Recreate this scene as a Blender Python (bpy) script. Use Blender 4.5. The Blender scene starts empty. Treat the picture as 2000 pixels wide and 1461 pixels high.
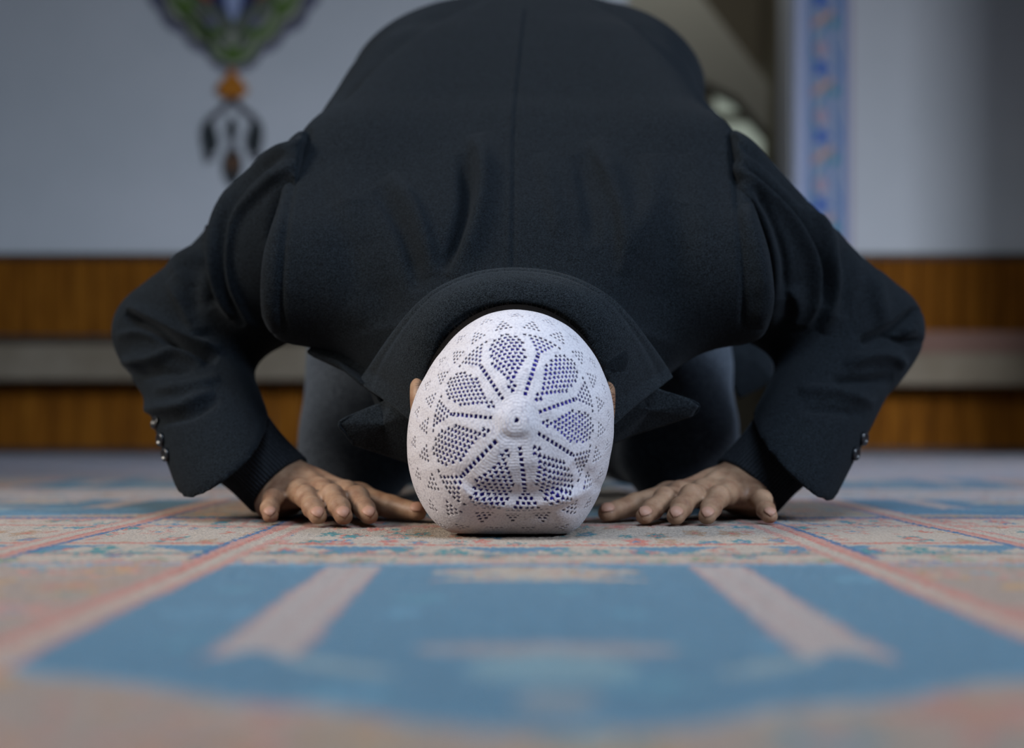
import bpy, bmesh, math, random
import numpy as np
from mathutils import Vector, Matrix
from mathutils.bvhtree import BVHTree

random.seed(4); rng = np.random.default_rng(4)
scene = bpy.context.scene
COL = scene.collection

# ------------------------------------------------------------------ camera, light, exposure
FPX = 2778.0; HOR = 840.0; CZ = 0.083
cam_d = bpy.data.cameras.new('camera'); cam = bpy.data.objects.new('camera', cam_d); COL.objects.link(cam)
cam_d.lens = 50.0; cam_d.sensor_width = 36.0; cam_d.sensor_fit = 'HORIZONTAL'
cam.location = (0, 0, CZ); cam.rotation_euler = (math.radians(90), 0, 0)
cam_d.shift_y = (HOR - 730.5) / 2000.0
cam_d.clip_start = 0.02
cam_d.dof.use_dof = True; cam_d.dof.focus_distance = 1.16; cam_d.dof.aperture_fstop = 3.0
scene.camera = cam
scene.view_settings.view_transform = 'Standard'; scene.view_settings.look = 'None'
scene.view_settings.exposure = -0.4; scene.view_settings.gamma = 1.0
scene.view_settings.use_curve_mapping = False

world = bpy.data.worlds.new('world'); scene.world = world; world.use_nodes = True
bg = world.node_tree.nodes['Background']; bg.inputs[0].default_value = (0.55, 0.62, 0.75, 1); bg.inputs[1].default_value = 0.11

def area(name, loc, target, size, size_y, power, color, spread=180):
    d = bpy.data.lights.new(name, 'AREA'); d.shape = 'RECTANGLE'; d.size = size; d.size_y = size_y
    d.energy = power; d.color = color; d.spread = math.radians(spread)
    o = bpy.data.objects.new(name, d); COL.objects.link(o); o.location = loc
    o.rotation_euler = (Vector(target) - Vector(loc)).to_track_quat('-Z', 'Y').to_euler()
    return o
# daylight through the windows at the right, the left and high up in front of the prayer row
area('daylight_right', (3.4, -1.3, 2.2), (0.1, 1.35, 0.2), 1.2, 1.2, 40, (0.66, 0.80, 1.0), 80)
area('daylight_hall', (4.1, -1.3, 1.9), (0.2, 5.1, -0.35), 0.6, 0.8, 38, (0.80, 0.86, 1.0), 50)
area('daylight_left', (-2.7, 0.3, 1.7), (0.0, 1.4, 0.15), 1.2, 1.2, 26, (1.0, 0.93, 0.84), 72)
area('daylight_above', (0.35, -0.3, 2.7), (0.1, 1.45, 0.2), 1.5, 1.2, 27, (0.64, 0.79, 1.0), 90)
area('niche_fill', (0.55, 5.55, 2.7), (0.9, 6.9, 1.2), 0.6, 0.8, 7, (1.0, 0.98, 0.92))  # added fill lamp that brightens the niche, no visible source

# ------------------------------------------------------------------ helpers
def P(px, py, Y): return np.array([(px - 1000) / FPX * Y, Y, CZ + (HOR - py) / FPX * Y])

def tag(o, label=None, cat=None, group=None, kind=None):
    if label: o['label'] = label
    if cat: o['category'] = cat
    if group: o['group'] = group
    if kind: o['kind'] = kind
    return o

def link_mesh(name, verts, faces, mat=None, parent=None, smooth=True):
    me = bpy.data.meshes.new(name)
    verts = np.asarray(verts, dtype=np.float32)
    if isinstance(faces, np.ndarray):
        n, k = faces.shape
        me.vertices.add(len(verts)); me.vertices.foreach_set('co', verts.ravel())
        me.loops.add(n * k); me.loops.foreach_set('vertex_index', faces.astype(np.int32).ravel())
        me.polygons.add(n); me.polygons.foreach_set('loop_start', np.arange(0, n * k, k, dtype=np.int32))
        me.polygons.foreach_set('loop_total', np.full(n, k, dtype=np.int32))
        me.update(calc_edges=True); me.validate()
    else:
        me.from_pydata([tuple(map(float, v)) for v in verts], [], faces); me.update()
    if smooth: me.polygons.foreach_set('use_smooth', np.ones(len(me.polygons), dtype=bool))
    o = bpy.data.objects.new(name, me); COL.objects.link(o)
    if mat: me.materials.append(mat)
    if parent: o.parent = parent
    return o

def get_co(me):
    a = np.empty(3 * len(me.vertices), dtype=np.float32); me.vertices.foreach_get('co', a); return a.reshape(-1, 3).astype(np.float64)
def get_no(me):
    a = np.empty(3 * len(me.vertices), dtype=np.float32); me.vertices.foreach_get('normal', a); return a.reshape(-1, 3).astype(np.float64)
def set_co(me, co): me.vertices.foreach_set('co', co.astype(np.float32).ravel()); me.update()

def color_attr(me, name, cols):
    a = me.color_attributes.new(name, 'FLOAT_COLOR', 'POINT')
    c = np.ones((len(me.vertices), 4), dtype=np.float32); c[:, :3] = cols
    a.data.foreach_set('color', c.ravel())

def S(r, g, b):       # sRGB 0-255 to linear
    return tuple(((c / 255 + 0.055) / 1.055) ** 2.4 if c / 255 > 0.04045 else c / 255 / 12.92 for c in (r, g, b))

def nets(f, lo, hi, h):
    """surface of f<0 as quads (surface nets)"""
    lo = np.array(lo, float); hi = np.array(hi, float)
    n = np.ceil((hi - lo) / h).astype(int) + 1
    ax = [lo[i] + h * np.arange(n[i]) for i in range(3)]
    X, Y, Z = np.meshgrid(*[a.astype(np.float32) for a in ax], indexing='ij')
    V = f(X, Y, Z)
    V = V.astype(np.float32)
    ins = V < 0
    c = np.zeros(tuple(n - 1), dtype=np.int8)
    offs = [(i, j, k) for i in (0, 1) for j in (0, 1) for k in (0, 1)]
    sl = lambda o: tuple(slice(o[d], n[d] - 1 + o[d]) for d in range(3))
    for o in offs: c += ins[sl(o)]
    act = (c > 0) & (c < 8)
    idx = np.full(act.shape, -1, dtype=np.int64)
    cells = np.argwhere(act); idx[act] = np.arange(len(cells))
    pos = np.zeros((len(cells), 3)); cnt = np.zeros(len(cells))
    for d in range(3):
        for a in (0, 1):
            for b in (0, 1):
                o0 = [0, 0, 0]; e = [(d + 1) % 3, (d + 2) % 3]; o0[e[0]] = a; o0[e[1]] = b
                o1 = list(o0); o1[d] = 1
                v0 = V[tuple((cells + o0).T)]; v1 = V[tuple((cells + o1).T)]
                m = (v0 < 0) != (v1 < 0)
                t = np.where(m, v0 / np.where(m, v0 - v1, 1), 0)
                p = cells + np.array(o0, float); p[:, d] += t
                pos[m] += p[m]; cnt[m] += 1
    pos = lo + h * pos / cnt[:, None]
    quads = []
    for d in range(3):
        e = [(d + 1) % 3, (d + 2) % 3]
        s0 = [slice(None)] * 3; s1 = [slice(None)] * 3; s0[d] = slice(0, n[d] - 1); s1[d] = slice(1, n[d])
        a = ins[tuple(s0)]; b = ins[tuple(s1)]
        for flip, m in ((False, a & ~b), (True, ~a & b)):
            E = np.argwhere(m)
            E = E[(E[:, e[0]] > 0) & (E[:, e[1]] > 0) & (E[:, e[0]] < n[e[0]] - 1) & (E[:, e[1]] < n[e[1]] - 1)]
            q = []
            for (u, w) in ((0, 0), (-1, 0), (-1, -1), (0, -1)):
                C = E.copy(); C[:, e[0]] += u; C[:, e[1]] += w
                q.append(idx[tuple(C.T)])
            q = np.stack(q, 1)
            if flip: q = q[:, ::-1]
            quads.append(q)
    return pos, np.concatenate(quads)

def smooth_mesh(co, quads, it, lam=0.5):
    n = len(co)
    e = np.concatenate([quads[:, [0, 1]], quads[:, [1, 2]], quads[:, [2, 3]], quads[:, [3, 0]]])
    deg = np.bincount(e[:, 0], minlength=n) + np.bincount(e[:, 1], minlength=n)
    for _ in range(it):
        s = np.zeros_like(co)
        for d in range(3):
            s[:, d] = np.bincount(e[:, 0], weights=co[e[:, 1], d], minlength=n) + np.bincount(e[:, 1], weights=co[e[:, 0], d], minlength=n)
        co = co + lam * (s / deg[:, None] - co)
    return co

def smin(a, b, k):
    h = np.clip(0.5 + 0.5 * (b - a) / k, 0, 1)
    return b * (1 - h) + a * h - k * h * (1 - h)
def smax(a, b, k): return -smin(-a, -b, k)
def cone(X, Y, Z, a, b, ra, rb, sq=(1, 1, 1)):
    a = np.asarray(a, float); b = np.asarray(b, float)
    d = b - a; L2 = d @ d
    t = np.clip(((X - a[0]) * d[0] + (Y - a[1]) * d[1] + (Z - a[2]) * d[2]) / L2, 0, 1)
    return np.sqrt(((X - a[0] - t * d[0]) * sq[0]) ** 2 + ((Y - a[1] - t * d[1]) * sq[1]) ** 2 + ((Z - a[2] - t * d[2]) * sq[2]) ** 2) - (ra + (rb - ra) * t)
def ell(X, Y, Z, c, r):
    r = np.asarray(r, float)
    k0 = np.sqrt(((X - c[0]) / r[0]) ** 2 + ((Y - c[1]) / r[1]) ** 2 + ((Z - c[2]) / r[2]) ** 2)
    k1 = np.sqrt(((X - c[0]) / r[0] ** 2) ** 2 + ((Y - c[1]) / r[1] ** 2) ** 2 + ((Z - c[2]) / r[2] ** 2) ** 2) + 1e-6
    return k0 * (k0 - 1) / k1

def subdivide(o, levels):
    m = o.modifiers.new('s', 'SUBSURF'); m.levels = levels; m.render_levels = levels
    dg = bpy.context.evaluated_depsgraph_get(); dg.update()
    me = bpy.data.meshes.new_from_object(o.evaluated_get(dg))
    old = o.data; name = old.name; o.modifiers.clear(); o.data = me; bpy.data.meshes.remove(old); me.name = name
    return o

def to_px(co): return np.stack([1000 + FPX * co[:, 0] / co[:, 1], HOR - FPX * (co[:, 2] - CZ) / co[:, 1]], 1)

def seg_dist(q, line):
    """distance, side sign and running parameter of points q to a polyline"""
    line = np.asarray(line, float); best = np.full(len(q), 1e9); sg = np.zeros(len(q)); tt = np.zeros(len(q))
    L = np.r_[0, np.cumsum(np.hypot(*np.diff(line, axis=0).T))]
    for i in range(len(line) - 1):
        a = line[i]; d = line[i + 1] - a; l2 = d @ d
        t = np.clip(((q - a) @ d) / l2, 0, 1); r = q - a - t[:, None] * d
        dd = np.hypot(r[:, 0], r[:, 1]); m = dd < best
        best[m] = dd[m]; sg[m] = np.sign(d[0] * r[m, 1] - d[1] * r[m, 0]); tt[m] = (L[i] + t[m] * np.sqrt(l2)) / L[-1]
    return best, sg, tt

def spline(pts, n=6):
    p = np.asarray(pts, float)
    if len(p) < 3: return p
    P0 = np.vstack([2 * p[0] - p[1], p, 2 * p[-1] - p[-2]]); out = []
    for i in range(1, len(P0) - 2):
        a, b, c, d = P0[i - 1:i + 3]
        for t in np.linspace(0, 1, n, endpoint=False):
            out.append(0.5 * ((2 * b) + (c - a) * t + (2 * a - 5 * b + 4 * c - d) * t * t + (3 * b - a - 3 * c + d) * t ** 3))
    out.append(p[-1]); return np.array(out)

def folds(o, fl):
    """real relief: each fold is (outline points, height m, width on the left side, width on the right side, taper)"""
    me = o.data; co = get_co(me); no = get_no(me)
    q = to_px(co); view = co - np.array([0, 0, CZ]); view /= np.linalg.norm(view, axis=1)[:, None]
    face = np.clip(-(no * view).sum(1) * 3 + 0.75, 0, 1)
    disp = np.zeros(len(co))
    for f in fl:
        pts, h, wl, wr = f[:4]; taper = f[4] if len(f) > 4 else 0.25
        line = spline(pts, 5); m = 3.2 * max(wl, wr)
        sel = np.where((q[:, 0] > line[:, 0].min() - m) & (q[:, 0] < line[:, 0].max() + m) & (q[:, 1] > line[:, 1].min() - m) & (q[:, 1] < line[:, 1].max() + m) & (face > 0))[0]
        if not len(sel): continue
        d, s, t = seg_dist(q[sel], line)
        w = np.where(s > 0, wr, wl)
        g = np.exp(-(d / w) ** 2)
        if taper > 0: g *= np.clip(np.minimum(t, 1 - t) / taper, 0, 1) ** 0.7
        disp[sel] += h * g * face[sel]
    co = co + no * disp[:, None]
    set_co(me, co)

# ------------------------------------------------------------------ materials
def mat(name, col=(0.5, 0.5, 0.5), rough=0.8, sheen=0.0, **kw):
    m = bpy.data.materials.new(name); m.use_nodes = True
    b = m.node_tree.nodes['Principled BSDF']; b.inputs['Base Color'].default_value = (*col, 1); b.inputs['Roughness'].default_value = rough
    b.inputs['Specular IOR Level'].default_value = kw.get('spec', 0.3)
    if sheen: b.inputs['Sheen Weight'].default_value = sheen; b.inputs['Sheen Roughness'].default_value = 0.45
    return m
def N(m, t, **kw):
    n = m.node_tree.nodes.new(t)
    for k, v in kw.items(): setattr(n, k, v)
    return n
def L(m, a, b): m.node_tree.links.new(a, b)
def coord(m, scale=(1, 1, 1), rot=(0, 0, 0)):
    tc = N(m, 'ShaderNodeTexCoord'); mp = N(m, 'ShaderNodeMapping'); mp.inputs['Scale'].default_value = scale; mp.inputs['Rotation'].default_value = rot
    L(m, tc.outputs['Object'], mp.inputs['Vector']); return mp.outputs[0]
def noise(m, vec, scale, detail=3, rough=0.6):
    n = N(m, 'ShaderNodeTexNoise'); n.inputs['Scale'].default_value = scale; n.inputs['Detail'].default_value = detail; n.inputs['Roughness'].default_value = rough
    if vec is not None: L(m, vec, n.inputs['Vector'])
    return n.outputs['Fac']
def ramp(m, fac, stops):
    r = N(m, 'ShaderNodeValToRGB'); e = r.color_ramp.elements
    while len(e) < len(stops): e.new(0.5)
    for el, (p, c) in zip(e, stops): el.position = p; el.color = (*c, 1)
    L(m, fac, r.inputs[0]); return r.outputs[0]
def bump(m, h, strength, dist, prev=None):
    b = N(m, 'ShaderNodeBump'); b.inputs['Strength'].default_value = strength; b.inputs['Distance'].default_value = dist
    L(m, h, b.inputs['Height'])
    if prev is not None: L(m, prev, b.inputs['Normal'])
    return b.outputs[0]
def bsdf(m): return m.node_tree.nodes['Principled BSDF']
def setin(m, name, sock): L(m, sock, bsdf(m).inputs[name])

def wool(name, dark, light, sheen=0.5, scale=900):
    m = mat(name, dark, 0.95, sheen, spec=0.1)
    v = coord(m)
    n1 = noise(m, v, scale, 2, 0.7); c = ramp(m, n1, [(0.36, dark), (0.56, tuple(0.5 * (a + b) for a, b in zip(dark, light))), (0.74, light)])
    setin(m, 'Base Color', c)
    nb = bump(m, noise(m, v, scale * 0.7, 2, 0.7), 0.55, 0.0012)
    setin(m, 'Normal', nb)
    bsdf(m).inputs['Sheen Tint'].default_value = (0.55, 0.62, 0.72, 1)
    return m
M_coat = wool('coat_wool', (0.0004, 0.0008, 0.0014), (0.0125, 0.0172, 0.0215), 0.032)
M_coat_lit = wool('coat_collar_lit', (0.0012, 0.0019, 0.0026), (0.023, 0.029, 0.034), 0.07)  # same wool made lighter: light on collar and lapels put into the colour
M_trouser = wool('trouser_cloth', (0.018, 0.024, 0.033), (0.085, 0.098, 0.118), 0.15, 450)
M_sock = wool('sock_knit', (0.35, 0.35, 0.36), (0.5, 0.5, 0.5), 0.2, 500)
M_sweater = wool('sweater_knit', (0.006, 0.0075, 0.010), (0.024, 0.028, 0.033), 0.25, 700)

M_skin = mat('skin', S(150, 112, 92), 0.5, 0, spec=0.35)
v = coord(M_skin)
c = ramp(M_skin, noise(M_skin, v, 55, 4, 0.6), [(0.30, S(116, 82, 62)), (0.52, S(142, 110, 86)), (0.74, S(158, 127, 101))])
setin(M_skin, 'Base Color', c)
vor = N(M_skin, 'ShaderNodeTexVoronoi'); vor.feature = 'DISTANCE_TO_EDGE'; vor.inputs['Scale'].default_value = 700; L(M_skin, v, vor.inputs['Vector'])
b1 = bump(M_skin, vor.outputs['Distance'], 0.25, 0.0006)
setin(M_skin, 'Normal', bump(M_skin, noise(M_skin, v, 160, 4, 0.6), 0.35, 0.0015, b1))
bsdf(M_skin).inputs['Subsurface Weight'].default_value = 0.12
bsdf(M_skin).inputs['Subsurface Radius'].default_value = (0.008, 0.003, 0.0015); bsdf(M_skin).inputs['Subsurface Scale'].default_value = 0.5
M_nail = mat('fingernail', S(158, 118, 98), 0.5, 0, spec=0.3)

M_hair = mat('hair_dark', (0.004, 0.003, 0.0025), 0.7, spec=0.05)
M_btn = mat('button_horn', (0.006, 0.007, 0.009), 0.3, 0, spec=0.5)
M_lining = mat('cap_lining_navy', S(60, 48, 178), 0.9, 0.1)

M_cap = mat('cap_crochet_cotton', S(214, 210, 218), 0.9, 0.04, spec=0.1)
at = N(M_cap, 'ShaderNodeAttribute'); at.attribute_name = 'st'
ln = N(M_cap, 'ShaderNodeVectorMath', operation='LENGTH'); L(M_cap, at.outputs['Vector'], ln.inputs[0])
mu = N(M_cap, 'ShaderNodeMath', operation='MULTIPLY'); L(M_cap, ln.outputs['Value'], mu.inputs[0]); mu.inputs[1].default_value = 2 * math.pi / 0.0021
sn = N(M_cap, 'ShaderNodeMath', operation='SINE'); L(M_cap, mu.outputs[0], sn.inputs[0])
vc = N(M_cap, 'ShaderNodeTexVoronoi'); vc.inputs['Scale'].default_value = 620; L(M_cap, at.outputs['Vector'], vc.inputs['Vector'])
b1 = bump(M_cap, sn.outputs[0], 0.22, 0.0003)
setin(M_cap, 'Normal', bump(M_cap, vc.outputs['Distance'], 0.45, 0.0006, b1))
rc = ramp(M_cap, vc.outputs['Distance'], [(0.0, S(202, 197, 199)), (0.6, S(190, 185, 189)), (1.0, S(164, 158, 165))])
setin(M_cap, 'Base Color', rc)

def attr_mat(name, rough, nscale, amt, bstr, bdist, sheen=0.0):
    m = mat(name, rough=rough, sheen=sheen, spec=0.1)
    a = N(m, 'ShaderNodeVertexColor'); a.layer_name = 'paint'
    v = coord(m); n = noise(m, v, nscale, 3, 0.7)
    r = ramp(m, n, [(0.25, (1 - amt,) * 3), (0.75, (1 + 0 * amt,) * 3)])
    mx = N(m, 'ShaderNodeMix', data_type='RGBA', blend_type='MULTIPLY'); mx.inputs[0].default_value = 1
    L(m, a.outputs['Color'], mx.inputs[6]); L(m, r, mx.inputs[7])
    setin(m, 'Base Color', mx.outputs[2])
    if bstr: setin(m, 'Normal', bump(m, n, bstr, bdist))
    return m
M_carpet = attr_mat('carpet_pile', 1.0, 380, 0.55, 0.9, 0.003, 0.15)
M_glaze = attr_mat('painted_tile', 0.45, 60, 0.12, 0.1, 0.001)
M_paint = attr_mat('painted_plaster_ornament', 0.7, 80, 0.12, 0.1, 0.001)

M_wall = mat('wall_plaster', S(176, 178, 186), 0.85)
setin(M_wall, 'Base Color', ramp(M_wall, noise(M_wall, coord(M_wall), 1.3, 4), [(0.3, S(172, 177, 180)), (0.7, S(184, 187, 190))]))
setin(M_wall, 'Normal', bump(M_wall, noise(M_wall, coord(M_wall), 40, 4), 0.15, 0.004))
M_wood = mat('oak_slats', S(150, 88, 30), 0.85, spec=0.08)
vw = coord(M_wood, (9, 9, 1.2))
setin(M_wood, 'Base Color', ramp(M_wood, noise(M_wood, vw, 3.0, 5, 0.65), [(0.25, S(78, 44, 10)), (0.5, S(110, 66, 15)), (0.78, S(132, 84, 24))]))
setin(M_wood, 'Normal', bump(M_wood, noise(M_wood, vw, 12, 4), 0.2, 0.003))
M_wood_dark = mat('dark_moulding', S(44, 32, 22), 0.6)
M_marble = mat('ledge_marble', S(152, 140, 122), 0.85, spec=0.1)
setin(M_marble, 'Base Color', ramp(M_marble, noise(M_marble, coord(M_marble), 5, 5), [(0.3, S(104, 94, 78)), (0.7, S(122, 113, 98))]))
M_pink = mat('pink_stone', S(108, 84, 74), 0.9, spec=0.1)
M_olive = mat('niche_olive_stone', S(112, 106, 92), 0.8)  # one even olive colour for the niche stone
M_pale = mat('stair_marble', S(150, 150, 142), 0.8)
M_frame = mat('window_frame_paint', S(120, 118, 110), 0.6)
M_glass = bpy.data.materials.new('window_daylight'); M_glass.use_nodes = True
b = bsdf(M_glass); b.inputs['Base Color'].default_value = (*S(180, 190, 180), 1); b.inputs['Emission Color'].default_value = (*S(200, 214, 200), 1); b.inputs['Emission Strength'].default_value = 0.42
M_floor = mat('floor_screed', S(90, 86, 82), 0.9)

def box(name, lo, hi, m, parent=None, bev=0.0):
    bm = bmesh.new(); bmesh.ops.create_cube(bm, size=1)
    for v_ in bm.verts: v_.co = Vector([(lo[i] + hi[i]) / 2 + v_.co[i] * (hi[i] - lo[i]) for i in range(3)])
    if bev: bmesh.ops.bevel(bm, geom=bm.edges[:], offset=bev, segments=2, affect='EDGES')
    me = bpy.data.meshes.new(name); bm.to_mesh(me); bm.free(); me.materials.append(m)
    o = bpy.data.objects.new(name, me); COL.objects.link(o)
    if parent: o.parent = parent
    return o

# ------------------------------------------------------------------ room
WY = 5.1
def wx(px, Y=WY): return (px - 1000) / FPX * Y
def wz(py, Y=WY): return CZ + (HOR - py) / FPX * Y
st = lambda o: tag(o, kind='structure')
st(box('floor', (-3.2, -2.2, -0.12), (3.2, 7.6, -0.012), M_floor))
OPL, OPR = wx(1225), wx(1546)          # opening to the stair niche, behind the shoulder
st(box('wall_back', (-3.2, WY, -0.1), (OPL, WY + 0.25, 3.4), M_wall))
st(box('wall_back_right', (OPR, WY, -0.1), (3.2, WY + 0.25, 3.4), M_wall))
st(box('wall_left', (-3.3, 2.4, -0.1), (-3.15, 7.4, 3.4), M_wall))
st(box('wall_right', (2.42, 2.95, -0.1), (2.6, WY, 3.4), M_wall))  # unseen wall, its near end placed to shade the back wall's right end
# niche behind the opening
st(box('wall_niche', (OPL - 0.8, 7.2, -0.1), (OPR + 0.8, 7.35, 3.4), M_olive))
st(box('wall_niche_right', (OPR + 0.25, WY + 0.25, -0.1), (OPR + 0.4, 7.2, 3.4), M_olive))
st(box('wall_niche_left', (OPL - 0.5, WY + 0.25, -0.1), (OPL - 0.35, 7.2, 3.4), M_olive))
# window with two panes in the niche wall
win = st(box('window_1', (wx(1350, 7.1), 7.12, wz(345, 7.1)), (wx(1530, 7.1), 7.2, wz(130, 7.1)), M_frame))
box('pane', (wx(1398, 7.1), 7.10, wz(218, 7.1)), (wx(1496, 7.1), 7.14, wz(150, 7.1)), M_glass, win)
box('pane', (wx(1398, 7.1), 7.10, wz(330, 7.1)), (wx(1490, 7.1), 7.14, wz(240, 7.1)), M_glass, win)
# sloping marble parapet of the pulpit stair crossing the niche
bm = bmesh.new()
Ys = (6.3, 6.45); pts = [(1180, -120), (1330, -60), (1502, 165), (1502, 262), (1440, 190), (1180, 60)]
vs = [[bm.verts.new(Vector(P(x, y, yy)) if yy == Ys[0] else Vector((P(x, y, Ys[0])[0], yy, P(x, y, Ys[0])[2]))) for x, y in pts] for yy in Ys]
bm.faces.new(vs[0]); bm.faces.new(vs[1][::-1])
for i in range(len(pts)): bm.faces.new((vs[0][i], vs[1][i], vs[1][(i + 1) % 6], vs[0][(i + 1) % 6]))
bmesh.ops.recalc_face_normals(bm, faces=bm.faces[:])
me = bpy.data.meshes.new('trim_stair'); bm.to_mesh(me); bm.free(); me.materials.append(M_pale)
o = bpy.data.objects.new('trim_4', me); COL.objects.link(o); st(o)

def slats(name, x0, x1, z0, z1, y, pitch=0.075):
    xs = np.arange(x0, x1, pitch); V = []; F = []
    for a in xs:
        b_ = min(a + pitch, x1); prof = [(a, y), (a, y - 0.012), (a + 0.003, y - 0.016), (b_ - 0.007, y - 0.016), (b_ - 0.004, y - 0.012), (b_ - 0.004, y)]
        k = len(V)
        for (px_, py_) in prof: V.append((px_, py_, z0)); V.append((px_, py_, z1))
        for i in range(5): F.append((k + 2 * i, k + 2 * i + 2, k + 2 * i + 3, k + 2 * i + 1))
        F.append(tuple(k + 2 * i + 1 for i in range(6))); F.append(tuple(k + 2 * i for i in range(5, -1, -1)))
    return link_mesh(name, V, F, M_wood, smooth=False)
for nm, (a, b_) in enumerate(((-3.15, OPL), (OPR + 0.0, 2.42))):
    st(slats(f'trim_{5 + nm}', a, b_, wz(655), wz(507), WY - 0.002))
    st(slats(f'baseboard_back' if nm == 0 else 'baseboard_back_right', a, b_, wz(884), wz(745), WY - 0.002, 0.1))
    st(box(f'trim_{7 + nm}', (a, WY - 0.035, wz(508)), (b_, WY - 0.0, wz(497)), M_wood_dark, bev=0.003))
    st(box(f'trim_{9 + nm}', (a, WY - 0.02, 0.0), (b_, WY - 0.0, wz(874)), M_wood_dark))
YL = WY - 0.19
st(box('trim_1', (-3.15, YL, wz(742, YL)), (OPL, WY, wz(672, YL)), M_marble, bev=0.006))
st(box('trim_2', (-3.15, YL + 0.03, wz(672, YL)), (OPL, WY, wz(656, YL)), M_wood_dark))
st(box('trim_3', (OPR, YL, wz(752, YL)), (2.42, WY, wz(690, YL)), M_marble, bev=0.006))
st(box('trim_11', (OPR, YL + 0.02, wz(690, YL)), (wx(1985), WY, wz(646, YL)), M_pink, bev=0.004))

# ------------------------------------------------------------------ painting helpers (patterns woven or glazed into a surface)
def hash2(i, j, s=0):
    h = np.sin(i * 127.1 + j * 311.7 + s * 74.7) * 43758.5453
    return h - np.floor(h)
def flowers(u, v, cell, pal, ground, s=0, size=0.42, petals=5):
    """scattered rosettes with rings on a cell lattice"""
    gi = np.floor(u / cell); gj = np.floor(v / cell)
    out = np.tile(np.array(ground), (len(u), 1)).astype(float)
    pal = np.array(pal)
    for di in (-1, 0, 1):
        for dj in (-1, 0, 1):
            i = gi + di; j = gj + dj
            cx = (i + 0.5 + (hash2(i, j, s) - 0.5) * 0.5) * cell; cy = (j + 0.5 + (hash2(i, j, s + 1) - 0.5) * 0.5) * cell
            r = np.hypot(u - cx, v - cy) / cell; a = np.arctan2(v - cy, u - cx)
            R = size * (0.6 + 0.5 * hash2(i, j, s + 2)) * (0.8 + 0.25 * np.cos(petals * a + 6 * hash2(i, j, s + 3)))
            k = (hash2(i, j, s + 4) * len(pal)).astype(int) % len(pal); k2 = (hash2(i, j, s + 5) * len(pal)).astype(int) % len(pal)
            m = r < R; out[m] = pal[k[m]]
            m = r < R * 0.72; out[m] = pal[k2[m]]
            m = r < R * 0.3; out[m] = pal[(k[m] + 2) % len(pal)]
    return out

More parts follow.
